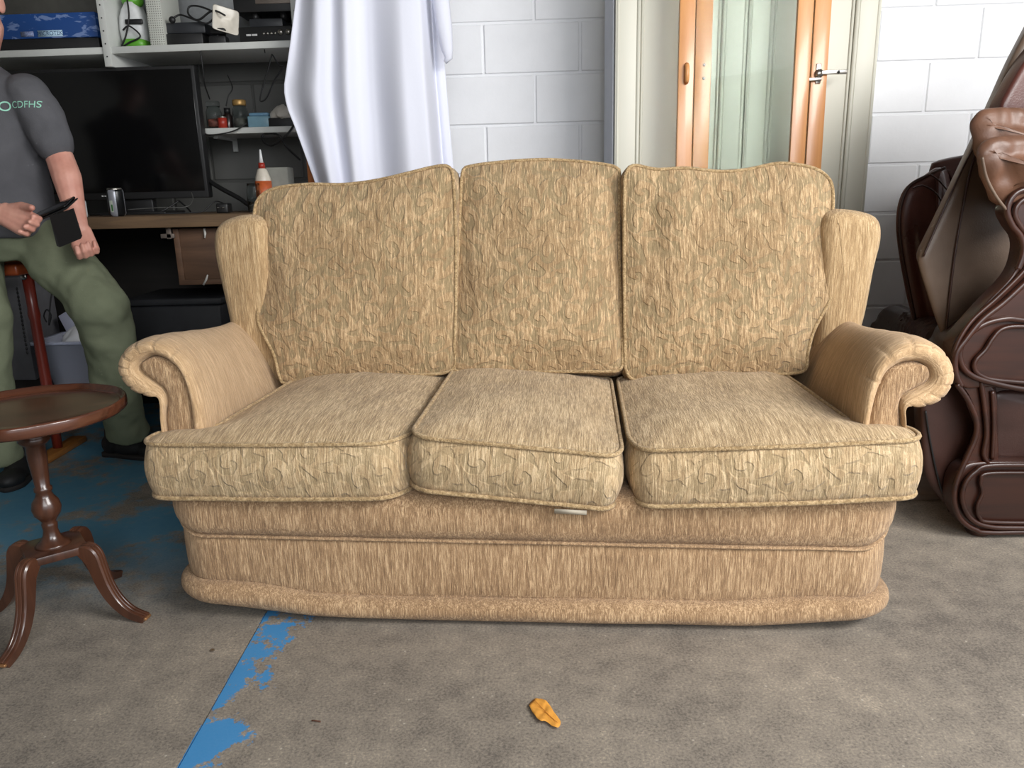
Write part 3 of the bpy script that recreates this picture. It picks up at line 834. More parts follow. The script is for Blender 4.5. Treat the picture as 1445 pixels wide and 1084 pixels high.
for fx in (0.02, 0.62):
    for fy in (2.80, 3.3):
        obj('foot', v_lathe([(0.0, 0), (0.028, 0), (0.035, 0.03), (0.028, 0.07), (0, 0.08)], 16, (a0.x + fx - ac.location.x, fy - 2.95, 0)), W_carv, ac)

# tall piece with carved wooden front, symmetric about its own middle XC
ls = thing('leather_sofa', 'tall brown leather sofa with carved dark wood front at the right edge', 'sofa', (at(1600, 760, 2.13).x, 2.35, 0))
XC = at(1620, 500, 2.13).x
def mir(P): return [Vector((2 * XC - p.x, p.y, p.z)) for p in P]
def sym(name, half, Y, depth, mat_, r_=0.02, n=200, puff=0.0, skew=0.0):
    P = [at(x, y, Y) for x, y in half]
    P = [Vector((min(p.x, XC - 0.05), p.y, max(p.z, 0.018))) for p in P]
    return slab(name, None, Y, depth, mat_, ls, r_, n, puff, skew=skew, pts=P + mir(P)[::-1])
def pair(name, pxpts, Y, depth, mat_, r_, n, puff=0.0, wob=None):
    P = [at(x, y, Y) for x, y in pxpts]
    for Q, sk in ((P, 0.5), (mir(P), -0.5)):
        o = slab(name, None, Y, depth, mat_, ls, r_, n, puff, skew=sk, pts=Q)
        if wob is not None:
            for v in o.data.vertices:
                p = v.co
                v.co.y += 0.012 * noise.noise(Vector((p.x * 14 + wob, p.z * 22, p.y * 8))) + 0.006 * noise.noise(Vector((p.x * 40, p.z * 30, wob)))
def tubes(name, pts, Y, r_, mat_):
    P = spline([at(q[0], q[1], Y) for q in pts], 8)
    P = [Vector((p.x, p.y, max(p.z, 0.02))) for p in P if p.x < XC + 0.01]
    for Q in (P, mir(P)): wpart(name, v_tube(Q, r_, 8), mat_, ls)
sym('back_panel', [(1560, 560), (1450, 560), (1346, 560), (1343, 510), (1320, 440), (1304, 390), (1299, 366), (1308, 345), (1340, 280), (1385, 185), (1410, 130), (1445, 55), (1500, -35), (1580, -80)], 2.36, 0.20, L_taupe, 0.025, 240, skew=0.42)
tubes('seam', [(1447, 76), (1420, 132), (1388, 190), (1365, 225), (1330, 300), (1303, 362)], 2.358, 0.003, L_dark)
tubes('seam', [(1460, 65), (1425, 138), (1395, 195), (1374, 225), (1352, 330), (1340, 420), (1334, 480)], 2.352, 0.0035, L_dark)
tubes('piping', [(1474, 60), (1440, 120), (1405, 180), (1398, 200)], 2.34, 0.008, L_pill)
tubes('piping', [(1486, 60), (1450, 120), (1413, 180), (1406, 200)], 2.335, 0.006, L_red)
sym('inner_back', [(1560, 300), (1440, 300), (1420, 220), (1412, 160), (1425, 125), (1460, 70), (1510, 20), (1570, -5)], 2.30, 0.07, L_red, 0.02, 200, 0.02)
pair('pillow', [(1379, 185), (1384, 165), (1400, 152), (1440, 150), (1490, 154), (1520, 175), (1520, 225), (1480, 242), (1420, 235), (1390, 225)], 2.20, 0.16, L_pill, 0.055, 160, 0.03, 1.0)
pair('pillow', [(1386, 225), (1392, 203), (1415, 192), (1460, 190), (1510, 198), (1535, 235), (1520, 285), (1470, 296), (1416, 288), (1400, 262)], 2.12, 0.20, L_pill, 0.055, 160, 0.04, 2.0)
tubes('piping', [(1386, 222), (1392, 250), (1405, 276), (1420, 296)], 2.115, 0.004, L_taupe)
# leather body behind the carving
sym('side_body', [(1560, 738), (1450, 738), (1362, 738), (1335, 712), (1312, 680), (1304, 640), (1304, 530), (1330, 505), (1346, 480), (1420, 440), (1560, 430)], 2.19, 0.30, L_dark, 0.02, 200, skew=0.40)
tubes('seam', [(1306, 580), (1313, 625), (1325, 680), (1340, 722)], 2.186, 0.003, M_cable)
sym('front_panel', [(1560, 560), (1480, 557), (1400, 547), (1362, 548), (1347, 528), (1344, 488), (1362, 462), (1392, 428), (1428, 390), (1440, 360), (1440, 336), (1428, 318), (1420, 298), (1430, 275), (1450, 266), (1490, 276), (1520, 320), (1545, 380), (1580, 410)], 2.13, 0.055, W_carv, 0.008, 280)
pair('post', [(1347, 540), (1362, 558), (1373, 585), (1375, 612), (1362, 645), (1350, 672), (1345, 695), (1360, 700), (1400, 690), (1410, 655), (1408, 600), (1406, 552), (1380, 530), (1352, 528)], 2.14, 0.05, W_carv, 0.01, 140)
sym('bottom_panel', [(1570, 756), (1450, 756), (1385, 752), (1362, 742), (1348, 722), (1344, 700), (1350, 672), (1365, 656), (1395, 652), (1450, 652), (1570, 655)], 2.125, 0.06, W_carv, 0.012, 220)
sym('seat_leather', [(1570, 655), (1480, 655), (1410, 652), (1405, 605), (1408, 555), (1480, 556), (1570, 560)], 2.18, 0.05, L_dark, 0.02, 160, 0.02)  # dark leather here carries the shade of the recess in its colour
for nm, pts, Y, r_ in [
    ('carved_moulding', [(1600, 462), (1520, 458), (1445, 452), (1420, 450), (1390, 457), (1365, 474), (1354, 495), (1357, 515), (1371, 530), (1400, 540), (1445, 549), (1520, 555), (1600, 557)], 2.122, 0.009),
    ('carved_moulding', [(1600, 472), (1520, 467), (1445, 461), (1415, 464), (1401, 477), (1390, 494), (1377, 508), (1375, 520), (1384, 530), (1410, 537), (1500, 543), (1600, 545)], 2.122, 0.007),
    ('carved_moulding', [(1460, 385), (1440, 405), (1415, 428), (1385, 452), (1362, 480), (1349, 500), (1348, 525), (1356, 545)], 2.118, 0.009),
    ('carved_moulding', [(1455, 370), (1436, 392), (1405, 422), (1372, 452), (1352, 482), (1345, 505)], 2.12, 0.006),
    ('carved_scroll', [(1470, 272), (1445, 268), (1428, 278), (1421, 298), (1428, 318), (1440, 334), (1444, 355), (1436, 380)], 2.118, 0.009),
    ('carved_scroll', [(1470, 284), (1450, 280), (1436, 289), (1432, 304), (1440, 320), (1452, 335)], 2.118, 0.008),
    ('carved_moulding', [(1350, 542), (1366, 565), (1377, 592), (1377, 615), (1366, 642), (1354, 668), (1347, 690), (1347, 712), (1356, 733), (1376, 747), (1410, 752), (1600, 753)], 2.118, 0.008),
    ('carved_moulding', [(1600, 658), (1500, 657), (1400, 657), (1376, 666), (1361, 684), (1358, 708), (1370, 732), (1395, 743), (1445, 745), (1600, 745)], 2.115, 0.008),
    ('carved_moulding', [(1600, 669), (1500, 668), (1398, 668), (1384, 678), (1386, 696), (1379, 714), (1382, 730), (1400, 737), (1500, 738), (1600, 738)], 2.115, 0.006),
    ('carved_moulding', [(1384, 538), (1389, 575), (1392, 612), (1388, 640), (1394, 655)], 2.132, 0.007),
    ('carved_moulding', [(1400, 552), (1402, 600), (1400, 648)], 2.135, 0.006)]:
    tubes(nm, pts, Y, r_, W_carv)
bp = at(1386, 768, 2.13)
for fx in (bp.x, 2 * XC - bp.x):
    for fy, k in ((2.16, 0.0), (2.44, 0.08)):
        sx = k if fx < XC else -k
        obj('foot', v_lathe([(0.0, 0), (0.028, 0), (0.036, 0.010), (0.038, 0.022), (0.030, 0.036), (0.026, 0.045), (0, 0.05)], 20, (fx + sx - ls.location.x, fy - 2.35, 0)), W_carv, ls)

# board lying on the floor behind the sofa's right end
single('floor_board', v_box(0.42, 0.75, 0.022, (1.42, 2.79, 0.011), 0.003), plain('scuffed_hardboard', rgb(112, 96, 84), 0.6, var=0.15),
       'scuffed brown board lying flat on the floor under the leather furniture', 'board', auto=30)

# ------------------------------------------------------------------ leaf and crumbs on the floor
def leaf():
    O2 = [(-0.027, 0.022), (-0.02, 0.027), (-0.012, 0.025), (-0.004, 0.024), (0.003, 0.018), (0.012, 0.006), (0.02, -0.008), (0.026, -0.018), (0.0255, -0.027), (0.02, -0.0335), (0.012, -0.031), (0.004, -0.024), (-0.002, -0.0215), (-0.009, -0.0225), (-0.015, -0.018), (-0.022, -0.008), (-0.028, 0.004), (-0.031, 0.014)]
    P = spline([(x, y, 0) for x, y in O2], 4, True); n = len(P); c = Vector((-0.004, 0.0, 0))
    rings = []
    for s in (0, 0.2, 0.4, 0.6, 0.8, 0.97):
        row = []
        for i, p in enumerate(P):
            q = p.lerp(c, s)
            ax = (q.x * 0.75 - q.y * -0.66)
            side = abs(q.x * 0.66 + q.y * 0.75 + 0.0)
            z = 0.004 + side * 0.22 + 0.0007 * math.sin((q.x * 0.75 - q.y * 0.66) * 420) * (1 - s * 0.5) + 0.003 * noise.noise(Vector((q.x * 90, q.y * 90, 0)))
            row.append(Vector((q.x, q.y, max(0.0008, z))))
        rings.append(row)
    return v_loft(rings, cap0=False, cap1=True)
lp = at(770, 1007, 1.0); 
d_ = _F + _R * ((770 - 722.5) / FPX) + _U * ((542 - 1007) / FPX); lp = _C + d_ * (-CAMH / d_.z)
lf = thing('dry_leaf', 'curled yellow-orange dry leaf lying on the grey floor', 'leaf', (lp.x, lp.y, 0))
lm = obj('blade', leaf(), plain('dry_leaf', rgb(214, 150, 62), 0.6, var=0.18, scale=60), lf)
lm.scale = (1.08, 1.55, 1)
lm.modifiers.new('thick', 'SOLIDIFY').thickness = 0.0006
rib = obj('midrib', v_tube(spline([(-0.022, 0.032, 0.009), (-0.006, 0.008, 0.006), (0.008, -0.016, 0.006), (0.022, -0.042, 0.010)], 5), 0.0007, 6), plain('leaf_vein', rgb(190, 124, 48), 0.7), lf)
def floor_pt(px, py):
    d = _F + _R * ((px - 722.5) / FPX) + _U * ((542 - py) / FPX); return _C + d * (-CAMH / d.z)
q = floor_pt(300, 919)
single('hex_nut', xf(v_lathe([(0.0025, 0), (0.005, 0), (0.005, 0.004), (0.0025, 0.004)], 6), Matrix.Translation(q)), M_metal, 'tiny metal nut on the floor left of the blue paint strip', 'nut', smooth=False)
q = floor_pt(446, 1019)
single('twig', v_tube(spline([q + Vector((-0.009, 0.002, 0.002)), q + Vector((-0.002, -0.001, 0.004)), q + Vector((0.010, -0.002, 0.002))], 4), 0.0016, 6), plain('twig_bark', rgb(84, 52, 38), 0.8), 'short brown twig on the floor right of the blue paint strip', 'twig')

# ------------------------------------------------------------------ round pedestal table, front left
W_mah = wood('mahogany', rgb(56, 30, 21), rgb(104, 62, 43), 0.2, 'x', 0.5, 0.5)
W_mahz = wood('mahogany_turned', rgb(46, 26, 19), rgb(90, 56, 40), 0.28, 'z', 0.6, 0.3)
TC = Vector((-1.175, 1.80, 0))
pt = thing('pedestal_table', 'small round mahogany pedestal table with raised rim and four splayed legs', 'table', TC, R(38.2))
TZ = 0.558; TR = 0.214
top = []
segs = 180
prof = [(0.0, TZ - 0.014), (0.9, TZ - 0.014), (0.975, TZ - 0.013), (0.996, TZ - 0.008), (1.0, TZ + 0.002), (1.0, TZ + 0.012), (0.994, TZ + 0.0165), (0.98, TZ + 0.0175), (0.966, TZ + 0.0155), (0.955, TZ + 0.006), (0.90, TZ + 0.0025), (0.6, TZ + 0.002), (0.0, TZ + 0.002)]
rings = []
for f_, z in prof:
    row = []
    for k in range(segs):
        t = 2 * math.pi * k / segs
        sc = 1 + (0.012 * abs(math.sin(t * 6)) if f_ > 0.93 else 0)
        row.append(Vector((TR * max(f_, 1e-4) * sc * math.cos(t), TR * max(f_, 1e-4) * sc * math.sin(t), z)))
    rings.append(row)
obj('top', v_loft(rings), W_mah, pt)
col_ = [(0.0, TZ - 0.012), (0.058, TZ - 0.012), (0.060, TZ - 0.022), (0.034, TZ - 0.03), (0.031, 0.500), (0.034, 0.494), (0.036, 0.486), (0.030, 0.478), (0.022, 0.472), (0.0225, 0.44), (0.019, 0.40), (0.0165, 0.365), (0.0205, 0.362), (0.0205, 0.354), (0.017, 0.350), (0.021, 0.338), (0.030, 0.325), (0.0335, 0.308), (0.030, 0.292), (0.021, 0.280), (0.0155, 0.270), (0.018, 0.266), (0.018, 0.260), (0.0165, 0.250), (0.019, 0.236), (0.026, 0.222), (0.036, 0.214), (0.042, 0.208), (0.0, 0.206)]
obj('column', v_lathe(col_[::-1], 36), W_mahz, pt)
obj('block', v_box(0.135, 0.135, 0.022, (0, 0, 0.197), 0.004), W_mahz, pt, True, 30)
def sabre():
    # leg profile in (radial, z); thickness across
    cen = spline([(0.078, 0, 0.180), (0.092, 0, 0.190), (0.106, 0, 0.180), (0.115, 0, 0.145), (0.128, 0, 0.097), (0.150, 0, 0.055), (0.182, 0, 0.024), (0.222, 0, 0.008)], 6)
    hw = lambda s: 0.024 - 0.0145 * s
    rings = []
    n = len(cen)
    for i, c in enumerate(cen):
        a = cen[max(0, i - 1)]; b = cen[min(n - 1, i + 1)]; d = (b - a).normalized(); up = Vector((-d.z, 0, d.x))
        if up.z < 0 and i < 4: pass
        s = i / (n - 1); h = hw(s); w_ = 0.0165 - 0.003 * s
        row = []
        for (u, v_) in [(-1, -1), (1, -1), (1, 0.8), (0.75, 1.0), (0.45, 1.0), (0.33, 0.86), (0.22, 1.04), (-0.22, 1.04), (-0.33, 0.86), (-0.45, 1.0), (-0.75, 1.0), (-1, 0.8)]:
            row.append(c + up * h * v_ + Vector((0, u * w_, 0)))
        rings.append([Vector((p.x, p.y, max(0.0, p.z))) for p in row])
    return v_loft(rings)
legm = sabre(); first = None
for k in range(4):
    if first is None:
        o = obj('leg', legm, W_mahz, pt, True, 40); first = o
    else:
        o = bpy.data.objects.new('leg', first.data); COL.objects.link(o); o.parent = pt
    o.rotation_euler = (0, 0, R(-45 + 90 * k))
    cpx = obj('brass_tip', v_box(0.016, 0.024, 0.007, (0.221, 0, 0.010), 0.002), plain('worn_brass', rgb(176, 130, 90), 0.4, 0.7), o)

# ------------------------------------------------------------------ workbench and what stands under it
W_bench = wood('old_pine_board', rgb(66, 50, 35), rgb(112, 88, 62), 0.75, 'x', 0.6)
W_box = wood('brown_ply', rgb(64, 44, 31), rgb(104, 76, 56), 0.7, 'x', 0.5)
W_darkb = wood('shade_dark_board', rgb(24, 22, 20), rgb(40, 36, 33), 0.85, 'x', 0.5)  # near-black tone puts the shade under the bench into the colour
BY = 3.20; BZ = at(240, 304, BY).z; BR = -R(2.0)
bench = thing('workbench', 'old wooden workbench with thick plank top along the dark left wall', 'workbench', (-1.93, BY, 0), BR)
BL = 1.92
obj('top', v_box(BL, 0.62, 0.048, (0.0, 0.31, BZ - 0.024), 0.005), W_bench, bench, True, 30)
for lx in (-0.92, 0.92):
    for ly in (0.08, 0.55):
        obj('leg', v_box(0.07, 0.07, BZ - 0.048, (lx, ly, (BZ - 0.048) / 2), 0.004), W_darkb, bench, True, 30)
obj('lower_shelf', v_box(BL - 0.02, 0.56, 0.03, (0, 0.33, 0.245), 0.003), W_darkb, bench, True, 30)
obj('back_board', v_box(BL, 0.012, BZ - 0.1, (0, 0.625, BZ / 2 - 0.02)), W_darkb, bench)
# wooden box hung under the top
bx0 = at(243, 322, BY + 0.03); bx1 = at(318, 322, BY + 0.03); bzl = at(270, 402, BY + 0.03).z
ub = wpart('drawer_box', v_box(bx1.x - bx0.x, 0.40, BZ - 0.055 - bzl, ((bx0.x + bx1.x) / 2, BY + 0.24, (BZ - 0.055 + bzl) / 2), 0.004), W_box, bench, True, 30)
for sx in (0, 1):
    xx = bx0.x + 0.012 if sx == 0 else bx1.x - 0.012
    wpart('drawer_batten', v_box(0.024, 0.012, BZ - 0.055 - bzl, (xx, BY + 0.035, (BZ - 0.055 + bzl) / 2), 0.002), W_box, bench, True, 30)
wpart('drawer_batten', v_box(bx1.x - bx0.x, 0.012, 0.022, ((bx0.x + bx1.x) / 2, BY + 0.034, bzl + 0.011), 0.002), W_box, bench, True, 30)
k1 = at(225, 322, BY + 0.02); k2 = at(246, 335, BY + 0.02)
wpart('bracket', cat(v_box(k2.x - k1.x, 0.02, 0.018, ((k1.x + k2.x) / 2, BY + 0.03, k2.z + 0.006), 0.002), v_box(0.020, 0.02, 0.05, ((k1.x + k2.x) / 2 + 0.006, BY + 0.03, (k1.z + k2.z) / 2), 0.002)), plain('grey_metal', rgb(120, 110, 102), 0.5, 0.6), bench, True, 30)
M_drip = plain('white_paint_drip', rgb(200, 198, 192), 0.6)
for (x0, y0, x1, y1, YY) in [(232, 306, 234, 317, BY - 0.001), (291, 304, 292, 316, BY - 0.001), (288, 322, 289, 336, BY + 0.029), (287, 402, 293, 388, BY + 0.029)]:
    wpart('paint_drip', v_tube([at(x0, y0, YY), at((x0 + x1) / 2 + 1, (y0 + y1) / 2, YY), at(x1, y1, YY)], [0.004, 0.005, 0.003], 6), M_drip, bench)
wpart('nail_head', v_ell(at(264, 311, BY), 0.010, 0.003, 0.010), plain('rusty', rgb(60, 44, 34), 0.8), bench)

SHZ = 0.26
crate = thing('storage_crate', 'black plastic crate in the dark under the workbench', 'crate', (at(250, 470, 3.30).x, 3.30, SHZ))
cw = at(318, 470, 3.3).x - at(186, 470, 3.3).x; chh = at(250, 421, 3.3).z - SHZ
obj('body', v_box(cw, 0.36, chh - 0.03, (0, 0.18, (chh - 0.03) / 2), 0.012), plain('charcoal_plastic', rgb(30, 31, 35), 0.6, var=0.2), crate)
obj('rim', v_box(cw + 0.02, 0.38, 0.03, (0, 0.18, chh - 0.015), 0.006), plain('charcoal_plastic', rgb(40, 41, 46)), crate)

# translucent tub with white bags
tub = thing('plastic_tub', 'translucent pale plastic tub holding white bags on the lower shelf', 'tub', (at(95, 530, 3.26).x, 3.26, SHZ))
tw = 0.115; 
def mat_tub():
    t = NT('cloudy_plastic'); t.color(rgb(226, 230, 248)); t.set(Roughness=0.35); t.b.inputs['Transmission Weight'].default_value = 0.55; t.b.inputs['IOR'].default_value = 1.2
    return t.mat
M_tub = mat_tub()
TH = 0.20
def rr(w_, d, z, r_=0.03): return [Vector((p.x, p.y + 0.14, z)) for p in rpoly([(-w_, -d, r_), (w_, -d, r_), (w_, d, r_), (-w_, d, r_)], 64)]
obj('bowl', v_loft([rr(0.09, 0.09, 0.0), rr(0.10, 0.10, 0.004), rr(0.135, 0.125, TH), rr(0.150, 0.138, TH + 0.002), rr(0.150, 0.138, TH - 0.012), rr(0.146, 0.134, TH - 0.012), rr(0.146, 0.134, TH - 0.002), rr(0.131, 0.121, TH - 0.004), rr(0.097, 0.097, 0.008)], cap1=True), M_tub, tub)
bag = obj('white_bag', v_ell((0.02, 0.14, 0.14), 0.10, 0.095, 0.115, None, 40, 26), mat_cloth('white_bag', rgb(220, 221, 224)), tub)
for v in bag.data.vertices:
    p = v.co; v.co += Vector((1, 1, 1)) * 0.014 * noise.noise(p * 30) + Vector((0, 0, 0.02 * noise.noise(p * 14)))
# lid standing up behind
ld = obj('lid', v_box(0.20, 0.012, 0.15, (-0.02, 0.0, 0.075), 0.02), M_tub, tub); ld.location = (-0.01, 0.285, TH - 0.005); ld.rotation_euler = (R(-14), R(-28), 0)
lc = spline([at(66, 455, 3.24), at(62, 446, 3.24), at(66, 437, 3.24), at(72, 445, 3.24), at(69, 458, 3.24), at(72, 420, 3.26), at(78, 395, 3.28)], 6)
single('looped_cable', v_tube(lc, 0.003, 6), M_cable, 'thin black looped cable hanging by the plastic tub', 'cable')

# grey metal cabinet under the bench
single('metal_cabinet', v_pxbox(-70, 392, 48, 520, 3.42, 0.25, 0.006, SHZ), plain('grey_cabinet', rgb(104, 104, 108), 0.5), 'plain grey metal cabinet under the left end of the workbench', 'cabinet', auto=30)

# red-stained trestle the man perches on
W_red = wood('red_stained_wood', rgb(84, 26, 18), rgb(128, 46, 32), 0.4, 'z', 0.6, 0.2)
W_or = wood('orange_seat', rgb(134, 56, 24), rgb(170, 84, 42), 0.4, 'x', 0.6, 0.2)
SYY = 3.13
sp = at(39, 392, SYY)
st = thing('wooden_stool', 'red-stained wooden stool with orange seat behind the standing man', 'stool', (sp.x - 0.17, SYY, 0))
sz = at(39, 385, SYY).z
obj('seat', v_box(0.42, 0.24, 0.045, (0, 0.0, sz + 0.022), 0.01), W_or, st)
for sx in (-0.17, 0.17):
    obj('leg', v_lathe([(0.0, 0.03), (0.019, 0.03), (0.022, sz * 0.3), (0.020, sz * 0.75), (0.024, sz * 0.78), (0.020, sz * 0.82), (0.022, sz), (0, sz)], 18, (sx, 0, 0)), W_red, st)
    obj('foot', cat(v_box(0.07, 0.34, 0.030, (sx, 0.0, 0.015), 0.01)), wood('golden_oak', rgb(120, 76, 34), rgb(162, 108, 54), 0.4, 'y'), st, True, 40)
    obj('bolt', v_ell((sx, -0.026, sz - 0.012), 0.014, 0.006, 0.014, None, 14, 8), M_metal, st)
obj('crossbar', v_tube([(-0.17, 0, 0.22), (0.17, 0, 0.22)], 0.014, 12), W_red, st)
chp = [at(24 + 0.9 * k, 408 + 5.6 * k, 3.16) for k in range(17)]
single('bead_chain', cat(*[v_ell(p, 0.005, 0.004, 0.008, None, 8, 6) for p in chp]), M_black, 'dark chain hanging beside the red stool leg', 'chain')

# ------------------------------------------------------------------ television and things on the bench
tv = thing('television', 'large black flat-screen television standing on the workbench', 'television', (at(130, 290, 3.52).x, 3.52, BZ), BR)
x0 = at(-40, 95, 3.5).x; x1 = at(272, 90, 3.5).x; zb = at(285, 279, 3.5).z; ztop = at(275, 91, 3.5).z
cx_ = (x0 + x1) / 2 - tv.location.x
obj('case', v_box(x1 - x0, 0.05, ztop - zb, (cx_, 0.03, (ztop + zb) / 2 - BZ), 0.006), M_black, tv, True, 30)
obj('screen', v_box(x1 - x0 - 0.028, 0.004, ztop - zb - 0.045, (cx_, 0.004, (ztop + zb) / 2 - BZ + 0.008), 0.001), M_gloss, tv)
obj('brand_mark', cat(v_box(0.008, 0.002, 0.006, (at(141, 277, 3.5).x - tv.location.x, 0.003, at(141, 277, 3.5).z - BZ)), v_box(0.014, 0.002, 0.004, (at(145, 277, 3.5).x - tv.location.x, 0.003, at(145, 277, 3.5).z - BZ))), plain('silver_print', rgb(190, 190, 190), 0.4), tv)
obj('neck', v_box(0.16, 0.04, zb - BZ + 0.04, (cx_ + 0.12, 0.05, (zb - BZ) / 2 + 0.02), 0.005), M_black, tv)
obj('stand', v_box(0.34, 0.20, 0.012, (cx_ + 0.12, 0.05, 0.006), 0.004), M_black, tv)
for s_ in (-1, 1):
    obj('stand_wire', v_tube(spline([(cx_ + 0.32 + s_ * 0.08, -0.04, 0.004), (cx_ + 0.32 + s_ * 0.05, 0.0, 0.02), (cx_ + 0.32, 0.03, 0.055)], 5), 0.004, 6), M_black, tv)

def mat_can():
    t = NT('printed_can'); c = t.coord('Object'); sep = t.node('ShaderNodeSeparateXYZ'); t.l.new(c, sep.inputs[0])
    a = t.math('ARCTAN2', sep.outputs[1], sep.outputs[0]); z = sep.outputs[2]
    col = t.mix(t.step(t.math('SINE', t.math('MULTIPLY', a, 3.0)), 0.1, 0.2), rgb(20, 22, 24), rgb(150, 152, 160))
    lab = t.math('MULTIPLY', t.step(t.math('ABSOLUTE', t.math('ADD', a, 1.75)), 0.24, 0.2), t.math('MULTIPLY', t.step(z, 0.016, 0.02), t.step(z, 0.066, 0.062)))
    col = t.mix(lab, col, rgb(206, 214, 200))
    grn = t.math('MULTIPLY', t.step(t.math('ABSOLUTE', t.math('ADD', a, 1.68)), 0.12, 0.09), t.math('MULTIPLY', t.step(z, 0.02, 0.024), t.step(z, 0.05, 0.046)))
    col = t.mix(grn, col, rgb(66, 124, 70))
    t.color(col); t.set(Roughness=0.3, Metallic=0.4)
    return t.mat
cp = at(166, 300, BY + 0.05)
can = thing('drink_can', 'black and silver drinks can standing on the workbench edge', 'can', (cp.x, BY + 0.05, BZ))
obj('body', v_lathe([(0.0, 0.0), (0.024, 0.0), (0.027, 0.004), (0.0325, 0.012), (0.0325, 0.098), (0.030, 0.106), (0, 0.106)], 36), mat_can(), can)
obj('lid', v_lathe([(0.0, 0.110), (0.024, 0.110), (0.0255, 0.114), (0.027, 0.113), (0.0275, 0.110), (0.030, 0.1055), (0.0, 0.104)][::-1], 36), M_metal, can)
q = at(117, 298, BY + 0.12)
wb = thing('small_bottle', 'small white bottle on the workbench behind the man\'s forearm', 'bottle', (q.x, BY + 0.12, BZ))
obj('body', v_lathe([(0, 0), (0.016, 0), (0.017, 0.006), (0.017, 0.06), (0.012, 0.07), (0, 0.07)], 20), plain('white_plastic', rgb(212, 214, 214), 0.4), wb)
obj('cap', v_lathe([(0, 0.07), (0.009, 0.07), (0.009, 0.09), (0, 0.09)], 16), plain('white_plastic', rgb(212, 214, 214), 0.4), wb)

# glue bottle, jar and carton
gp = at(372, 262, 3.46)
gb = thing('glue_bottle', 'glue bottle with orange label, red collar and white nozzle on the bench', 'bottle', (gp.x, 3.46, BZ))
hz = at(371, 211, 3.46).z - BZ
M_wp = plain('white_plastic', rgb(212, 214, 214), 0.4)
obj('body', v_lathe([(0, 0), (0.032, 0), (0.034, 0.006), (0.034, hz * 0.50), (0.031, hz * 0.56), (0.020, hz * 0.68), (0.012, hz * 0.71), (0, hz * 0.71)], 28), plain('milky_plastic', rgb(200, 192, 178), 0.4), gb)
obj('label', v_lathe([(0.0342, hz * 0.10), (0.0348, hz * 0.10), (0.0348, hz * 0.50), (0.0342, hz * 0.50)], 28), plain('orange_label', rgb(176, 84, 40), 0.5, var=0.25, scale=40), gb)
obj('collar', v_lathe([(0, hz * 0.70), (0.015, hz * 0.70), (0.013, hz * 0.79), (0, hz * 0.79)], 20), plain('red_plastic', rgb(150, 44, 30), 0.4), gb)
obj('nozzle', v_lathe([(0, hz * 0.79), (0.009, hz * 0.79), (0.006, hz * 0.90), (0.0035, hz), (0, hz)], 16), M_wp, gb)
def mat_jar():
    t = NT('jar_glass'); t.color(rgb(236, 242, 242)); t.set(Roughness=0.04); t.b.inputs['Transmission Weight'].default_value = 1.0; t.b.inputs['IOR'].default_value = 1.12
    return t.mat
M_jar = mat_jar()
jp = at(358, 270, 3.40)
jj = thing('glass_jar', 'short clear glass jar beside the glue bottle on the bench', 'jar', (jp.x, 3.40, BZ))
obj('glass', v_lathe([(0, 0), (0.028, 0), (0.030, 0.006), (0.030, 0.09), (0.026, 0.105), (0.026, 0.12), (0.024, 0.12), (0.024, 0.105), (0.028, 0.09), (0.028, 0.008), (0, 0.006)], 28), M_jar, jj)
obj('contents', v_lathe([(0, 0.008), (0.027, 0.008), (0.027, 0.03), (0, 0.032)], 20), plain('grey_bits', rgb(96, 92, 88), 0.6, var=0.4, scale=120), jj)
single('carton', v_pxbox(381, 236, 411, 300, 3.52, 0.10, 0.003, BZ), plain('pale_grey_card', rgb(150, 150, 142), 0.7), 'plain pale grey carton standing behind the glue bottle', 'box', auto=30)
pa = at(316, 290, 3.36)
ad = thing('power_adapter', 'black power adapter with cable lying on the bench beside the television', 'adapter', (pa.x, 3.36, BZ))
obj('body', v_box(0.05, 0.06, 0.04, (0, 0, 0.021), 0.006), M_black, ad)
for s_ in (-1, 1): obj('pin', v_box(0.006, 0.018, 0.004, (s_ * 0.011, -0.038, 0.024), 0.001), M_metal, ad)
obj('cable', v_tube(spline([(0.02, 0.03, 0.02), (-0.05, 0.05, 0.05), (-0.10, 0.02, 0.01), (-0.16, 0.0, 0.005), (-0.26, -0.03, 0.005), (-0.40, -0.02, 0.005), (-0.5, -0.06, 0.005)], 8), 0.003, 6), M_cable, ad)
sw = spline([at(283, 232, 3.6), at(292, 252, 3.55), at(312, 266, 3.5), at(336, 279, 3.46), at(352, 290, 3.44)], 6)
single('black_strap', v_tube(sw, 0.010, 6), M_cable, 'thick black cable running down beside the television to the bench', 'cable')
wc = spline([at(180, 296, 3.3), at(225, 293, 3.31), at(262, 292, 3.33), at(272, 282, 3.38), at(270, 272, 3.42)], 6)
for i, p in enumerate(wc): p.z = max(p.z, BZ + 0.003)
single('thin_cable', v_tube(wc, 0.0022, 6), plain('grey_cable', rgb(70, 70, 68), 0.5), 'thin grey cable lying on the bench under the television', 'cable')

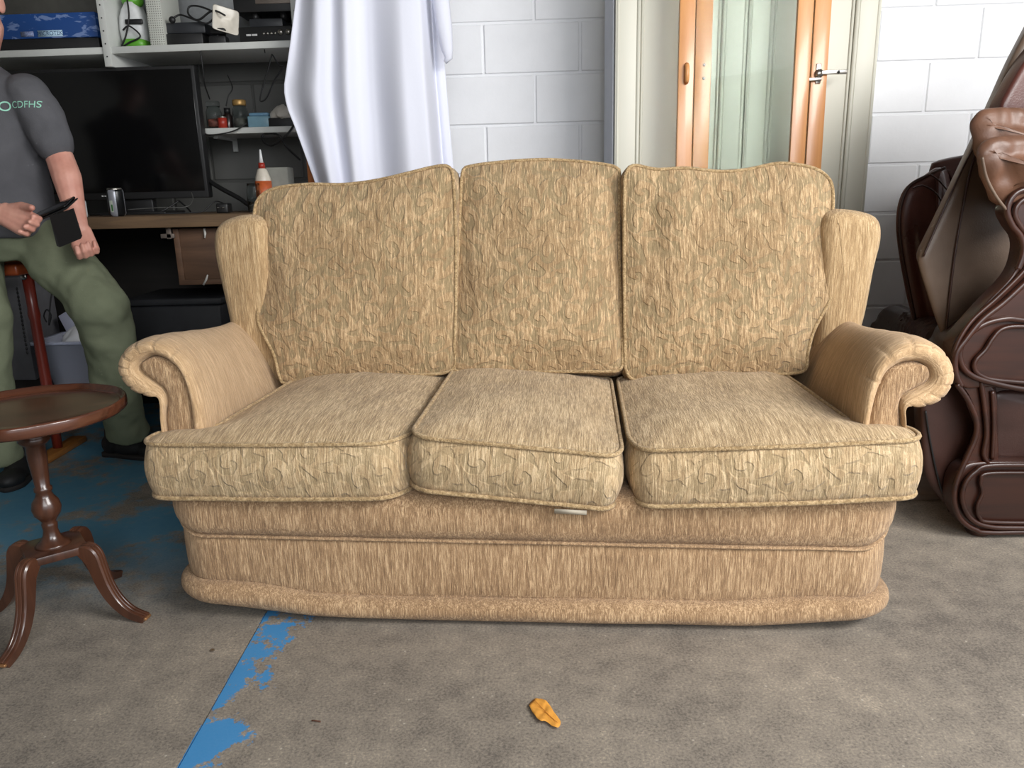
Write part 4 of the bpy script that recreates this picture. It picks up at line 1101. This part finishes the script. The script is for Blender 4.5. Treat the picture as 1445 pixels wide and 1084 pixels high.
# ------------------------------------------------------------------ wall shelving
M_shelf = plain('off_white_steel', rgb(196, 198, 194), 0.45, var=0.03)
def mat_perf():
    t = NT('perforated_steel'); c = t.coord('Object')
    vor = t.node('ShaderNodeTexVoronoi'); t.put(vor.inputs['Vector'], t.mapping(c, (110, 1, 110))); vor.inputs['Scale'].default_value = 1.0; vor.inputs['Randomness'].default_value = 0.0
    t.color(t.mix(t.step(vor.outputs['Distance'], 0.28, 0.22), rgb(186, 188, 180), rgb(90, 90, 86))); t.set(Roughness=0.5)
    return t.mat
SHY = 3.50
shz = at(145, 66, SHY).z
shx0 = at(-90, 70, SHY).x; shx1 = at(425, 60, SHY).x; ux = at(150, 60, SHY).x
unit = thing('metal_shelving', 'off-white steel wall shelving with one upright at upper left', 'shelf', ((shx0 + shx1) / 2, SHY, shz - 0.06), -R(3.5))
ox = lambda x: x - unit.location.x
oz = lambda z: z - unit.location.z
for a, b, zz in ((shx0, ux - 0.012, shz), (ux + 0.012, shx1, shz), (shx0, ux - 0.012, shz + 0.42), (ux + 0.012, shx1, shz + 0.42)):
    obj('shelf_board', v_box(b - a, 0.34, 0.028, ((ox(a) + ox(b)) / 2, 0.17, oz(zz) - 0.014), 0.003), M_shelf, unit, True, 30)
for a, sgn in ((ux, 1), (shx0, 1), (shx1, -1)):
    up_ = obj('upright', v_box(0.032, 0.34, 0.62, (ox(a), 0.16, oz(shz) + 0.23), 0.002), M_shelf, unit, True, 30)
    up_['label'] = 'perforated steel upright'
    holes = []
    for k in range(10):
        holes.append(v_lathe([(0, 0), (0.003, 0), (0.003, 0.001), (0, 0.001)], 8))
        holes[-1] = xf(holes[-1], Matrix.Translation((ox(a), -0.0112, oz(shz) - 0.04 + 0.05 * k)) @ Matrix.Rotation(R(90), 4, 'X'))
    obj('holes', cat(*holes), M_black, up_)
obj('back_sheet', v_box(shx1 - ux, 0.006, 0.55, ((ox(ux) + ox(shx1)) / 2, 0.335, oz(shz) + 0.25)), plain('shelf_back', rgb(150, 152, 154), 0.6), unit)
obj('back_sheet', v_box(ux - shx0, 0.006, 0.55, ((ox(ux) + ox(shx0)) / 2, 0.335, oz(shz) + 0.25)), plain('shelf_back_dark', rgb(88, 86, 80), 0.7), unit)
shs = at(285, 181, 3.58).z
jx0 = at(270, 181, 3.58).x; jx1 = at(440, 181, 3.58).x
ws = thing('wall_shelf', 'lower white shelf holding jars right of the television', 'shelf', ((jx0 + jx1) / 2, 3.58, shs - 0.026), -R(3.0))
obj('board', v_box(jx1 - jx0, 0.30, 0.026, (0, 0.15, 0.013), 0.003), M_shelf, ws, True, 30)
for s_ in (-1, 1): obj('bracket', cat(v_box(0.02, 0.22, 0.012, (s_ * 0.2, 0.19, -0.006)), v_box(0.02, 0.012, 0.06, (s_ * 0.2, 0.30, -0.03))), M_shelf, ws, True, 30)

# blue carton on a black tray
def mat_blue():
    t = NT('blue_carton'); c = t.coord('Object')
    n = t.noise(t.mapping(c, (14, 14, 34)), 1.0, 3, 0.6, 0.8)
    t.color(t.mix(t.step(n, 0.56, 0.62), rgb(24, 66, 128), rgb(104, 126, 172))); t.set(Roughness=0.5)
    return t.mat
tray = v_pxbox(-60, 55, 141, 68, 3.56, 0.24, 0.003, shz)
single('black_unit', tray, M_black, 'flat black unit lying under the blue carton on the shelf', 'electronics', auto=30)
trz = max(v.z for v in tray[0])
bb = thing('blue_carton', 'long blue printed carton on the upper left shelf', 'box', (at(40, 50, 3.56).x, 3.56, trz + 0.001), -R(2))
bw = at(140, 40, 3.56).x - at(-60, 40, 3.56).x; bh = at(70, 19, 3.56).z - trz
obj('carton', v_box(bw, 0.22, bh, (0, 0.11, bh / 2), 0.003), mat_blue(), bb, True, 30)
lp_ = at(72, 50, 3.56)
lbx = lp_.x - bb.location.x; lbz = 0.018
lbl = obj('label', v_box(0.108, 0.001, 0.025, (lbx, -0.001, lbz)), plain('pale_blue_label', rgb(176, 206, 226), 0.5), bb)
tx = text_mesh('MICROTEK', 0.0225)
obj('lettering', xf(tx, Matrix.Translation((lbx, -0.0022, lbz)) @ Matrix.Rotation(R(90), 4, 'X')), plain('navy_print', rgb(24, 58, 104), 0.6), lbl, False)
obj('print_patch', v_box(0.056, 0.001, 0.020, (lbx - 0.10, -0.001, 0.018)), plain('grey_print', rgb(120, 132, 168), 0.6, var=0.5, scale=150), bb)

# white and green steam mop head
cq = at(192, 60, 3.58)
vc = thing('steam_cleaner', 'white and green hand-held cleaner with black cable on the shelf', 'appliance', (cq.x, 3.60, shz))
M_green = plain('lime_plastic', rgb(92, 160, 50), 0.4)
obj('body', v_loft([[Vector((p.x, p.y, z)) for p in rpoly([(-a, -0.04, 0.03), (b, -0.04, 0.03), (b, 0.05, 0.03), (-a, 0.05, 0.03)], 40)] for z, a, b in ((0.035, 0.060, 0.050), (0.08, 0.064, 0.05), (0.13, 0.058, 0.045), (0.16, 0.045, 0.035), (0.185, 0.025, 0.02))]), M_wp, vc)
obj('base', v_loft([[Vector((p.x, p.y, z)) for p in rpoly([(-a, -0.05, 0.03), (a - 0.005, -0.05, 0.03), (a - 0.005, 0.055, 0.03), (-a, 0.055, 0.03)], 40)] for z, a in ((0.0, 0.055), (0.035, 0.052), (0.038, 0.045))]), M_green, vc)
obj('top', v_ell((0.0, 0, 0.195), 0.045, 0.04, 0.03), M_green, vc)
obj('band', v_box(0.075, 0.01, 0.020, (0.015, -0.048, 0.105), 0.004), M_black, vc)
obj('cable', v_tube(spline([(0.0, -0.05, 0.20), (0.004, -0.065, 0.12), (-0.02, -0.062, 0.05), (-0.045, -0.06, 0.006), (-0.01, -0.065, 0.02), (0.04, -0.062, 0.045), (0.0, -0.064, 0.085), (-0.03, -0.062, 0.07)], 8), 0.0035, 6), M_cable, vc)
single('vented_panel', v_pxbox(212, -60, 233, 60, 3.52, 0.20, 0.003, shz), mat_perf(), 'white perforated metal panel standing on the shelf beside the cleaner', 'panel', auto=30)

# set-top boxes
b1 = v_pxbox(227, 47, 287, 60, 3.54, 0.16, 0.006, shz); z1 = max(v.z for v in b1[0])
s1 = single('set_top_box', b1, M_black, 'lower of two stacked black set-top boxes on the shelf', 'electronics', 'stacked set-top boxes', auto=30)
b2 = v_pxbox(235, 31, 290, 45, 3.55, 0.15, 0.006, z1 + 0.001); z2 = max(v.z for v in b2[0])
s2 = single('set_top_box', b2, plain('dark_slate', rgb(40, 42, 46), 0.45), 'upper of two stacked black set-top boxes on the shelf', 'electronics', 'stacked set-top boxes', auto=30)
cb = spline([at(243, 27, 3.53), at(254, 21, 3.54), at(270, 26, 3.53), at(292, 33, 3.53), at(303, 20, 3.55), at(285, 10, 3.56), at(268, 9, 3.56), at(266, 20, 3.55), at(280, 28, 3.53), at(300, 15, 3.52), at(318, 22, 3.52)], 8)
cm = thing('plug_cable', 'tangled black mains cable with plug on the set-top boxes', 'cable', (at(260, 30, 3.54).x, 3.54, z2))
wpart('cable', v_tube(cb, 0.0042, 6), M_cable, cm)
wpart('plug', v_ell(at(243, 28, 3.53), 0.014, 0.012, 0.014), M_cable, cm)

# flood light
fp = at(312, 58, 3.52)
fl = thing('flood_light', 'white square flood lamp tilted on a black bracket on the shelf', 'lamp', (fp.x, 3.54, shz))
hs = at(312, 5, 3.52).z - shz
head = obj('housing', v_loft([[Vector((p.x, y, p.y)) for p in rpoly([(-a, -b, 0.012), (a, -b, 0.012), (a, b, 0.012), (-a, b, 0.012)], 48)] for a, b, y in ((0.028, 0.03, 0.05), (0.05, 0.052, 0.0), (0.054, 0.056, -0.004), (0.050, 0.052, -0.006), (0.028, 0.032, 0.030))]), plain('cream_enamel', rgb(208, 202, 190), 0.35), fl)
head.location = (0.028, -0.02, hs - 0.065); head.rotation_euler = (R(-18), R(12), R(32))
obj('bracket', cat(v_box(0.075, 0.05, 0.036, (-0.015, 0, 0.018), 0.008), v_box(0.03, 0.02, hs - 0.08, (-0.01, 0.03, (hs - 0.08) / 2), 0.004), v_box(0.06, 0.03, 0.024, (-0.01, -0.012, 0.054), 0.006)), M_black, fl, True, 40)

# amplifier with knobs, record deck on top
am = thing('amplifier', 'black audio amplifier with silver buttons and knobs on the shelf', 'amplifier', (at(376, 55, 3.52).x, 3.52, shz), -R(3))
aw = at(432, 50, 3.52).x - at(335, 50, 3.52).x; ah = at(376, 37, 3.52).z - shz
obj('case', v_box(aw, 0.24, ah, (0.03, 0.12, ah / 2), 0.004), M_black, am, True, 30)
for k, px in enumerate((372, 377.5, 383, 388.5)):
    obj('button', v_ell((at(px, 44, 3.52).x - am.location.x, -0.002, ah * 0.58), 0.0055, 0.004, 0.0055, None, 12, 8), M_metal, am)
for px in (397, 408):
    obj('knob', xf(v_lathe([(0, 0), (0.0115, 0), (0.010, 0.014), (0, 0.015)], 24), Matrix.Translation((at(px, 43, 3.52).x - am.location.x, 0.0, ah * 0.62)) @ Matrix.Rotation(R(90), 4, 'X')), M_metal, am)
for px, wd in ((350, 0.02), (358.5, 0.024)):
    obj('display', v_box(wd, 0.003, 0.008, (at(px, 45, 3.52).x - am.location.x, -0.001, ah * 0.52), 0.001), plain('silver_print', rgb(190, 190, 190), 0.4), am)
dk = single('record_deck', v_pxbox(352, 26, 399, 36, 3.55, 0.18, 0.004, shz + ah + 0.001), plain('dark_slate', rgb(40, 42, 46), 0.45), 'low black deck lying on top of the amplifier', 'electronics', auto=30)
dz = max(v.co.z for v in dk.data.vertices) + dk.location.z
ud = thing('cassette_player', 'black player with silver strip stacked above the deck', 'electronics', (at(376, 10, 3.56).x, 3.56, dz + 0.001))
for s_ in (-1, 1): obj('foot', v_box(0.02, 0.08, at(376, 17, 3.56).z - dz, (s_ * 0.06, 0.06, (at(376, 17, 3.56).z - dz) / 2)), M_black, ud)
uz = at(376, 17, 3.56).z - dz
obj('case', v_box(0.28, 0.18, 0.075, (0, 0.09, uz + 0.0375), 0.004), M_black, ud, True, 30)
obj('silver_strip', v_box(0.15, 0.004, 0.028, (0.03, -0.001, uz + 0.045), 0.002), plain('grey_metal', rgb(120, 110, 102), 0.5, 0.6), ud, True, 30)

# hanging cables
def hang(name, pts, r_, label): single(name, v_tube(spline([at(*p) for p in pts], 6), r_, 6), M_cable, label, 'cable')
hang('hanging_cable', [(280, 60, 3.49), (284, 80, 3.49), (287, 105, 3.5), (289, 120, 3.52), (296, 140, 3.58)], 0.0028, 'thin black cable hanging from the shelf edge above the first jar')
hang('hanging_cable', [(321, 106, 3.66), (328, 124, 3.62), (322, 136, 3.6), (319, 150, 3.6)], 0.0026, 'short bent black cable standing up between the two jars')
hang('hanging_cable', [(384, 76, 3.52), (379, 95, 3.52), (371, 122, 3.52), (367, 142, 3.52), (376, 138, 3.52), (388, 112, 3.52), (400, 94, 3.52), (394, 92, 3.52), (385, 78, 3.52)], 0.0032, 'black cable loop hanging below the shelf near the white sheet')
hang('hanging_cable', [(360, 56, 3.485), (368, 62, 3.48), (372, 66, 3.48), (374, 75, 3.49)], 0.0022, 'tiny cable end dangling over the shelf edge below the amplifier')
hang('hanging_cable', [(286, 180, 3.56), (292, 190, 3.55), (318, 188, 3.55), (336, 182, 3.56), (347, 174, 3.57)], 0.003, 'black cable trailing along the edge of the jar shelf')
hang('hanging_cable', [(415, 176, 3.56), (405, 190, 3.54), (385, 205, 3.56), (372, 200, 3.58), (372, 190, 3.6), (392, 190, 3.6), (405, 208, 3.6), (424, 226, 3.58)], 0.0045, 'thick black cable coiled below the jar shelf beside the white sheet')

# things on the jar shelf
def jar(px, y0, y1, Y, label, lid, tint):
    p = at(px, y1, Y); h = at(px, y0, Y).z - shs; r_ = 0.034
    j = thing('storage_jar', label, 'jar', (p.x, Y, shs), 0, 'glass jars on the white shelf')
    obj('glass', v_lathe([(0, 0), (r_ - 0.004, 0), (r_, 0.006), (r_, h * 0.60), (r_ * 0.92, h * 0.68), (r_ * 0.78, h * 0.76), (r_ * 0.78, h * 0.82), (r_ * 0.72, h * 0.82), (r_ * 0.72, h * 0.76), (r_ * 0.88, h * 0.66), (r_ - 0.003, h * 0.58), (r_ - 0.003, 0.008), (0, 0.006)], 30), M_jar, j)
    obj('lid', v_lathe([(0, h * 0.80), (r_ * 0.84, h * 0.80), (r_ * 0.88, h * 0.84), (r_ * 0.88, h * 0.97), (r_ * 0.8, h), (0, h)], 30), lid, j)
    c_ = obj('contents', v_lathe([(0, 0.009), (r_ - 0.005, 0.009), (r_ - 0.005, h * 0.35), (0, h * 0.38)], 24), tint, j)
    return j
jar(304, 143, 181, 3.66, 'left glass jar with glass stopper next to the television', M_jar, plain('mixed_bits', rgb(120, 66, 54), 0.6, var=0.6, scale=90))
jar(341, 141, 180, 3.68, 'right glass jar with golden lid on the white shelf', plain('gold_lid', rgb(176, 140, 84), 0.4, 0.5), plain('grey_bits', rgb(96, 92, 88), 0.6, var=0.4, scale=120))
q = at(315, 181, 3.62)
rt = thing('red_tin', 'small red tin between the glass jars', 'tin', (q.x, 3.62, shs))
obj('body', v_lathe([(0, 0), (0.020, 0), (0.020, 0.048), (0, 0.048)], 24), plain('red_plastic', rgb(150, 44, 30), 0.4), rt)
obj('rim', v_lathe([(0.0205, 0.044), (0.0215, 0.044), (0.0215, 0.05), (0.0, 0.05)], 24), M_metal, rt)
q = at(323, 180, 3.70)
db = thing('dark_bottle', 'small dark bottle standing behind the red tin', 'bottle', (q.x, 3.70, shs))
obj('body', v_lathe([(0, 0), (0.02, 0), (0.021, 0.005), (0.021, 0.06), (0.012, 0.072), (0, 0.072)], 20), plain('brown_glass', rgb(34, 24, 22), 0.2), db)
obj('cap', v_lathe([(0, 0.07), (0.014, 0.07), (0.014, 0.094), (0, 0.094)], 16), M_black, db)
q0 = at(350, 181, 3.62).x; q1 = at(381, 181, 3.62).x
bt = thing('blue_tub', 'clear pale-blue plastic box on the white shelf', 'tub', ((q0 + q1) / 2, 3.62, shs))
obj('box', v_box(q1 - q0, 0.08, 0.050, (0, 0.04, 0.025), 0.006), plain('icy_blue_plastic', rgb(120, 156, 172), 0.3), bt)
obj('lid', v_box(q1 - q0 - 0.012, 0.075, 0.014, (0.002, 0.04, 0.057), 0.005), plain('icy_lid', rgb(110, 150, 178), 0.3), bt)
bk = single('black_gadget', v_pxbox(379, 166, 416, 181, 3.62, 0.08, 0.004, shs), M_black, 'black slotted gadget under the crumpled cloth', 'gadget', auto=30)
q = at(400, 160, 3.66)
rg = v_ell((q.x, 3.66, at(400, 166, 3.62).z + 0.018), 0.055, 0.05, 0.034, None, 40, 26)
V = [v + Vector((1, 1, 1)) * (0.012 * noise.noise(v * 26)) + Vector((0, 0, 0.008 * noise.noise(v * 60))) for v in rg[0]]
single('crumpled_cloth', (V, rg[1]), mat_cloth('grubby_cloth', rgb(188, 182, 172)), 'crumpled off-white cloth lying on the right end of the shelf', 'cloth')

# ------------------------------------------------------------------ man perched on the stool, cut by the left frame edge
def mat_skin():
    t = NT('skin'); c = t.coord()
    n = t.noise(c, 14, 3); t.color(t.ramp(n, [(0.3, rgb(190, 132, 116)), (0.7, rgb(214, 160, 142))]))
    t.set(Roughness=0.5); t.b.inputs['Subsurface Weight'].default_value = 0.08; t.b.inputs['Subsurface Radius'].default_value = (0.01, 0.004, 0.002)
    t.bump(t.noise(c, 160, 3), 0.12, 0.001)
    return t.mat
M_skin = mat_skin()
def mat_garment(name, a, b, sc=4.0):
    t = NT(name); c = t.coord()
    n = t.noise(c, sc, 4, 0.6, 0.5); f = t.noise(c, 260, 2)
    t.color(t.mix(t.step(t.noise(c, 18, 4, 0.7), 0.66, 0.78), t.ramp(n, [(0.3, a), (0.7, b)]), tuple(min(1, x * 1.35) for x in b[:3]) + (1,)))
    t.set(Roughness=0.9); t.b.inputs['Specular IOR Level'].default_value = 0.2; t.bump(t.math('ADD', f, t.math('MULTIPLY', t.noise(c, 30, 3), 1.2)), 0.3, 0.002)
    return t.mat
M_tee = mat_garment('charcoal_cotton', rgb(76, 76, 80), rgb(94, 94, 98))
M_pants = mat_garment('olive_canvas', rgb(98, 104, 84), rgb(122, 128, 105))
M_shoe = plain('black_shoe', rgb(24, 23, 24), 0.6, bump=0.2)

PX, PY = -1.93, 2.97
man = thing('person', 'standing man in grey T-shirt and olive trousers holding a phone, cut by the frame', 'person', (PX, PY, 0))
inv = Matrix.Translation(-Vector(man.location))
L_ = lambda ms: [xf(q_, inv) for q_ in ms]

SL = Vector((-1.705, 2.96, 1.425)); EL = at(84, 222, 2.93); WL = at(113, 322, 2.84)
SR = Vector((-2.14, 2.96, 1.42)); ER = Vector((-2.09, 2.755, 1.15)); WR = at(2, 300, 2.72)
HC = at(-36, 4, 2.92)

def hand(Wr, d, nb, thumb_side, curl, spread=0.019, thumb=(0.5, 0.8), scale=1.0):
    """palm and five fingers; d wrist->knuckles, nb back-of-hand normal, thumb_side across vector"""
    d = d.normalized(); s = (thumb_side - d * thumb_side.dot(d)).normalized(); nb = d.cross(s)
    nb = nb.normalized()
    out = []; k = scale
    K = Wr + d * 0.092 * k
    pal = -nb if curl[0] >= 0 else nb
    # palm: a row of overlapping tapered capsules
    for i in range(4):
        u = (1.5 - i) * spread * k
        out.append(v_cap(Wr + d * 0.012 + s * u * 0.55, 0.019 * k, K + s * u, 0.0135 * k, 12))
    lens = [(0.042, 0.027, 0.021), (0.047, 0.030, 0.022), (0.044, 0.028, 0.021), (0.034, 0.022, 0.019)]
    for i in range(4):
        u = (1.5 - i) * spread * k
        p = K + s * u; a = 0.0
        for j in range(3):
            a += math.radians(abs(curl[j]) + (i * 3 if j == 0 else 0))
            q_ = p + (d * math.cos(a) + pal * math.sin(a)) * lens[i][j] * k
            out.append(v_cap(p, (0.0108 - 0.0012 * j) * k, q_, (0.0100 - 0.0012 * j) * k, 12)); p = q_
    b = Wr + d * 0.030 * k + s * 0.022 * k
    t1 = (d * thumb[1] + s * thumb[0] + pal * 0.25).normalized()
    m1 = b + t1 * 0.042 * k
    t2 = (d * (thumb[1] + 0.35) + s * (thumb[0] - 0.35) + pal * 0.35).normalized(); m2 = m1 + t2 * 0.034 * k
    t3 = (t2 + pal * 0.2).normalized(); m3 = m2 + t3 * 0.024 * k
    out += [v_cap(b, 0.017 * k, m1, 0.0128 * k, 12), v_cap(m1, 0.0122 * k, m2, 0.0110 * k, 12), v_cap(m2, 0.0108 * k, m3, 0.0092 * k, 12)]
    return out

parts = []
parts += [v_chain([SL, SL.lerp(EL, 0.5) + Vector((0.008, 0, 0)), EL], [0.052, 0.050, 0.045]), v_chain([EL, EL.lerp(WL, 0.3) + Vector((0.008, -0.005, 0)), EL.lerp(WL, 0.7), WL], [0.047, 0.049, 0.038, 0.028])]
parts += [v_chain([SR, SR.lerp(ER, 0.5), ER], [0.052, 0.050, 0.045]), v_chain([ER, ER.lerp(WR, 0.3), ER.lerp(WR, 0.7), WR], [0.047, 0.047, 0.038, 0.028])]
parts += [v_rings([((PX, PY, z), a, b) for z, a, b in ((0.86, 0.12, 0.09), (1.0, 0.15, 0.11), (1.25, 0.16, 0.11), (1.40, 0.16, 0.09), (1.48, 0.09, 0.07))])]
nk = Vector((PX, PY - 0.005, 1.47))
parts += [v_chain([nk, HC + Vector((0, 0.03, -0.07))], [0.066, 0.060])]
# head: skull, jaw, cheeks, brow, nose, lips, ears (he looks down at the phone)
hm = Matrix.Rotation(R(10), 3, 'X')
hp = lambda x, y, z: HC + hm @ Vector((x, y, z))
parts += [v_ell(hp(0, 0.015, 0.050), 0.080, 0.100, 0.096, hm), v_ell(hp(0, -0.010, -0.035), 0.068, 0.080, 0.090, hm), v_ell(hp(0, -0.038, -0.092), 0.040, 0.042, 0.034, hm),
          v_ell(hp(-0.042, -0.045, -0.03), 0.028, 0.034, 0.036, hm), v_ell(hp(0.042, -0.045, -0.03), 0.028, 0.034, 0.036, hm), v_ell(hp(0, -0.070, 0.036), 0.054, 0.018, 0.012, hm),
          v_cap(hp(0, -0.082, 0.02), 0.010, hp(0, -0.108, -0.022), 0.014), v_ell(hp(-0.013, -0.092, -0.026), 0.010, 0.012, 0.009), v_ell(hp(0.013, -0.092, -0.026), 0.010, 0.012, 0.009),
          v_ell(hp(0, -0.080, -0.056), 0.026, 0.012, 0.007, hm), v_ell(hp(0, -0.078, -0.068), 0.022, 0.012, 0.007, hm),
          v_ell(hp(0.078, 0.018, -0.002), 0.010, 0.022, 0.034, hm), v_ell(hp(-0.078, 0.018, -0.002), 0.010, 0.022, 0.034, hm)]
dL = (at(124, 358, 2.80) - at(113, 322, 2.84))
parts += hand(WL, dL, None, Vector((-0.85, -0.45, -0.1)), (38, 62, 45), 0.0195, (0.25, 0.95), 1.0)
dR = (at(48, 320, 2.67) - at(2, 300, 2.72))
parts += hand(WR, dR, None, Vector((0.1, 0.35, 0.9)), (-8, -30, -48), 0.0175, (0.5, 1.0), 1.2)
body = blob('body', L_(parts), 0.0042, M_skin, man, 3)

def rough_cloth(o, strength, size, sd):
    tx_ = bpy.data.textures.new('folds', 'CLOUDS'); tx_.noise_scale = size; tx_.noise_depth = 2
    dm = o.modifiers.new('folds', 'DISPLACE'); dm.texture = tx_; dm.strength = strength; dm.mid_level = 0.5; dm.texture_coords = 'LOCAL'

tee = [v_rings([((PX + dx, PY + dy, z), a, b) for z, a, b, dx, dy in ((0.925, 0.215, 0.160, 0, -0.008), (0.95, 0.222, 0.170, 0, -0.012), (1.05, 0.222, 0.172, 0, -0.012), (1.18, 0.218, 0.158, 0, -0.004), (1.30, 0.222, 0.140, 0, 0), (1.38, 0.225, 0.122, 0, 0), (1.43, 0.215, 0.105, 0, 0), (1.475, 0.175, 0.095, 0, 0), (1.515, 0.120, 0.085, 0, 0), (1.545, 0.085, 0.08, 0, 0), (1.555, 0.075, 0.075, 0, 0))]),
       v_chain([SL + Vector((-0.02, 0, 0.0)), SL.lerp(EL, 0.42), SL.lerp(EL, 0.80)], [0.074, 0.075, 0.070]), v_chain([SR + Vector((0.02, 0, 0.0)), SR.lerp(ER, 0.42), SR.lerp(ER, 0.80)], [0.078, 0.080, 0.072])]
shirt = blob('t_shirt', L_(tee), 0.008, M_tee, man, 8); rough_cloth(shirt, 0.022, 0.13, 1)
shirt['label'] = 'charcoal grey T-shirt'

HL = Vector((-1.775, 2.98, 0.90)); KL = at(143, 432, 2.84); AL = at(180, 612, 3.06)
HR = Vector((-2.045, 2.97, 0.90)); KR = at(-24, 450, 2.80); AR = at(-4, 650, 2.82)
pn = [v_rings([((PX, PY + 0.005, z), a, b) for z, a, b in ((0.84, 0.170, 0.115), (0.89, 0.212, 0.150), (0.96, 0.212, 0.155), (0.99, 0.205, 0.150))]),
      v_chain([HL, HL.lerp(KL, 0.5), KL], [0.108, 0.106, 0.100]), v_tube([KL, KL.lerp(AL, 0.35), KL.lerp(AL, 0.7), KL.lerp(AL, 0.9), AL], [0.095, 0.092, 0.082, 0.080, 0.084], 24),
      v_chain([HR, HR.lerp(KR, 0.5), KR], [0.110, 0.104, 0.094]), v_tube([KR, KR.lerp(AR, 0.5), AR], [0.092, 0.086, 0.086], 24)]
trousers = blob('trousers', L_(pn), 0.009, M_pants, man, 6); rough_cloth(trousers, 0.040, 0.17, 2)
trousers['label'] = 'olive green work trousers'

def shoe(heel, toe, ankle):
    d = (toe - heel); d.z = 0; d = d.normalized()
    s = Vector((-d.y, d.x, 0)); L0 = (toe - heel).length
    M3 = Matrix((d, s, Vector((0, 0, 1)))).transposed()
    ps = [v_ell(heel + d * 0.05 + Vector((0, 0, 0.050)), 0.055, 0.042, 0.050, M3), v_ell(heel + d * L0 * 0.45 + Vector((0, 0, 0.045)), 0.10, 0.046, 0.046, M3), v_ell(toe - d * 0.06 + Vector((0, 0, 0.036)), 0.065, 0.048, 0.036, M3),
          v_cap(heel + d * 0.06 + Vector((0, 0, 0.06)), 0.046, ankle, 0.05)]
    o = blob('shoe', L_(ps), 0.006, M_shoe, man, 5)
    sole = [heel + d * L0 * t_ + s * w_ for t_, w_ in ((0, 0.0), (0.03, 0.033), (0.25, 0.036), (0.6, 0.045), (0.85, 0.042), (1.0, 0.0), (0.85, -0.042), (0.6, -0.045), (0.25, -0.036), (0.03, -0.033))]
    sp_ = resample(spline(sole, 6, True), 60)
    sm_ = v_loft([[Vector((p.x, p.y, z)) for p in sp_] for z in (0.0, 0.018)])
    obj('sole', xf(sm_, inv), plain('rubber_sole', rgb(34, 30, 29), 0.8), o)
shoe(Vector((-1.735, 3.11, 0)), Vector((-1.45, 3.04, 0)), Vector((-1.66, 3.09, 0.12)))
shoe(Vector((-1.955, 2.96, 0)), Vector((-1.895, 2.69, 0)), Vector((-1.95, 2.88, 0.13)))

hair = [v_ell(hp(0, 0.026, 0.063), 0.084, 0.098, 0.094, hm)]
hr = blob('hair', L_(hair), 0.008, plain('grey_hair', rgb(120, 116, 110), 0.8, var=0.3, scale=80, bump=0.5, bscale=200), man, 1)
for sx in (-1, 1):
    ey = obj('eye', xf(v_ell(hp(sx * 0.032, -0.066, 0.016), 0.0110, 0.0105, 0.0075), inv), plain('eye_white', rgb(220, 214, 208), 0.2), man)
    obj('iris', xf(v_ell(hp(sx * 0.032, -0.0745, 0.012), 0.0050, 0.003, 0.0045), inv), plain('iris', rgb(60, 50, 44), 0.2), ey)
    obj('eyebrow', xf(v_cap(hp(sx * 0.014, -0.084, 0.042), 0.004, hp(sx * 0.050, -0.074, 0.044), 0.0035), inv), plain('grey_hair', rgb(120, 116, 110)), man)

# print on the shirt, pressed onto its surface
bpy.context.view_layer.update()
dg = bpy.context.evaluated_depsgraph_get()
bvh = BVHTree.FromObject(shirt, dg)
def press(mesh, centre, size_dir=Vector((1, 0, 0))):
    V = []
    for v in mesh[0]:
        p = Vector((centre.x + v[0], PY - 0.6, centre.z + v[1]))
        hit = bvh.ray_cast(p - Vector(man.location), Vector((0, 1, 0)))
        if hit[0] is None: q_ = Vector((p.x, centre.y, p.z)) - Vector(man.location)
        else: q_ = hit[0] + Vector((0, -0.0025, 0))
        V.append(q_)
    return V, mesh[1]
M_mint = plain('mint_print', rgb(150, 208, 186), 0.7)
lo = text_mesh('CDFHS', 0.033)
lo = ([v + Vector((0.0012 * 0, 0, 0)) for v in lo[0]], lo[1])
cL = at(25, 146, 2.84)
obj('lettering', press(lo, cL), M_mint, shirt, False)
ring_o = resample([Vector((0.019 * math.cos(t), 0.017 * math.sin(t), 0)) for t in np.linspace(0, 2 * math.pi, 40)[:-1]], 40)
rv = [p for p in ring_o] + [p * 0.72 for p in ring_o]
rf = [[i, (i + 1) % 40, 40 + (i + 1) % 40, 40 + i] for i in range(40)]
obj('emblem', press((rv, rf), at(-5, 148, 2.84)), M_mint, shirt, False)

# phone with its case flap hanging open
pc0 = at(43, 311, 2.68); pc1 = at(95, 288, 2.65)
ph = thing('phone', 'black phone in an open flip case held in the man\'s hand', 'phone', (pc0 + pc1) / 2)
u_ = (pc1 - pc0); Lp = u_.length; u_ = u_.normalized(); wv = Vector((0.12, 0.86, 0.42)); wv = (wv - u_ * wv.dot(u_)).normalized(); nv = u_.cross(wv)
Mp = Matrix((u_, wv, nv)).transposed().to_4x4()
obj('body', xf(v_box(Lp, 0.074, 0.009, (0, 0.02, 0), 0.004), Mp), M_gloss, ph)
obj('case_back', xf(v_box(Lp + 0.006, 0.080, 0.005, (0, 0.02, -0.008), 0.002), Mp), M_black, ph)
fl_ = [at(70, 306, 2.625), at(103, 294, 2.615), at(115, 333, 2.605), at(113, 337, 2.605), at(84, 349, 2.615), at(80, 347, 2.615)]
flv = v_loft([[p - ph.location + Vector((0, y, 0)) for p in fl_] for y in (0.0, 0.005)])
obj('case_flap', flv, plain('black_leatherette', rgb(14, 12, 13), 0.55), ph, True, 30)
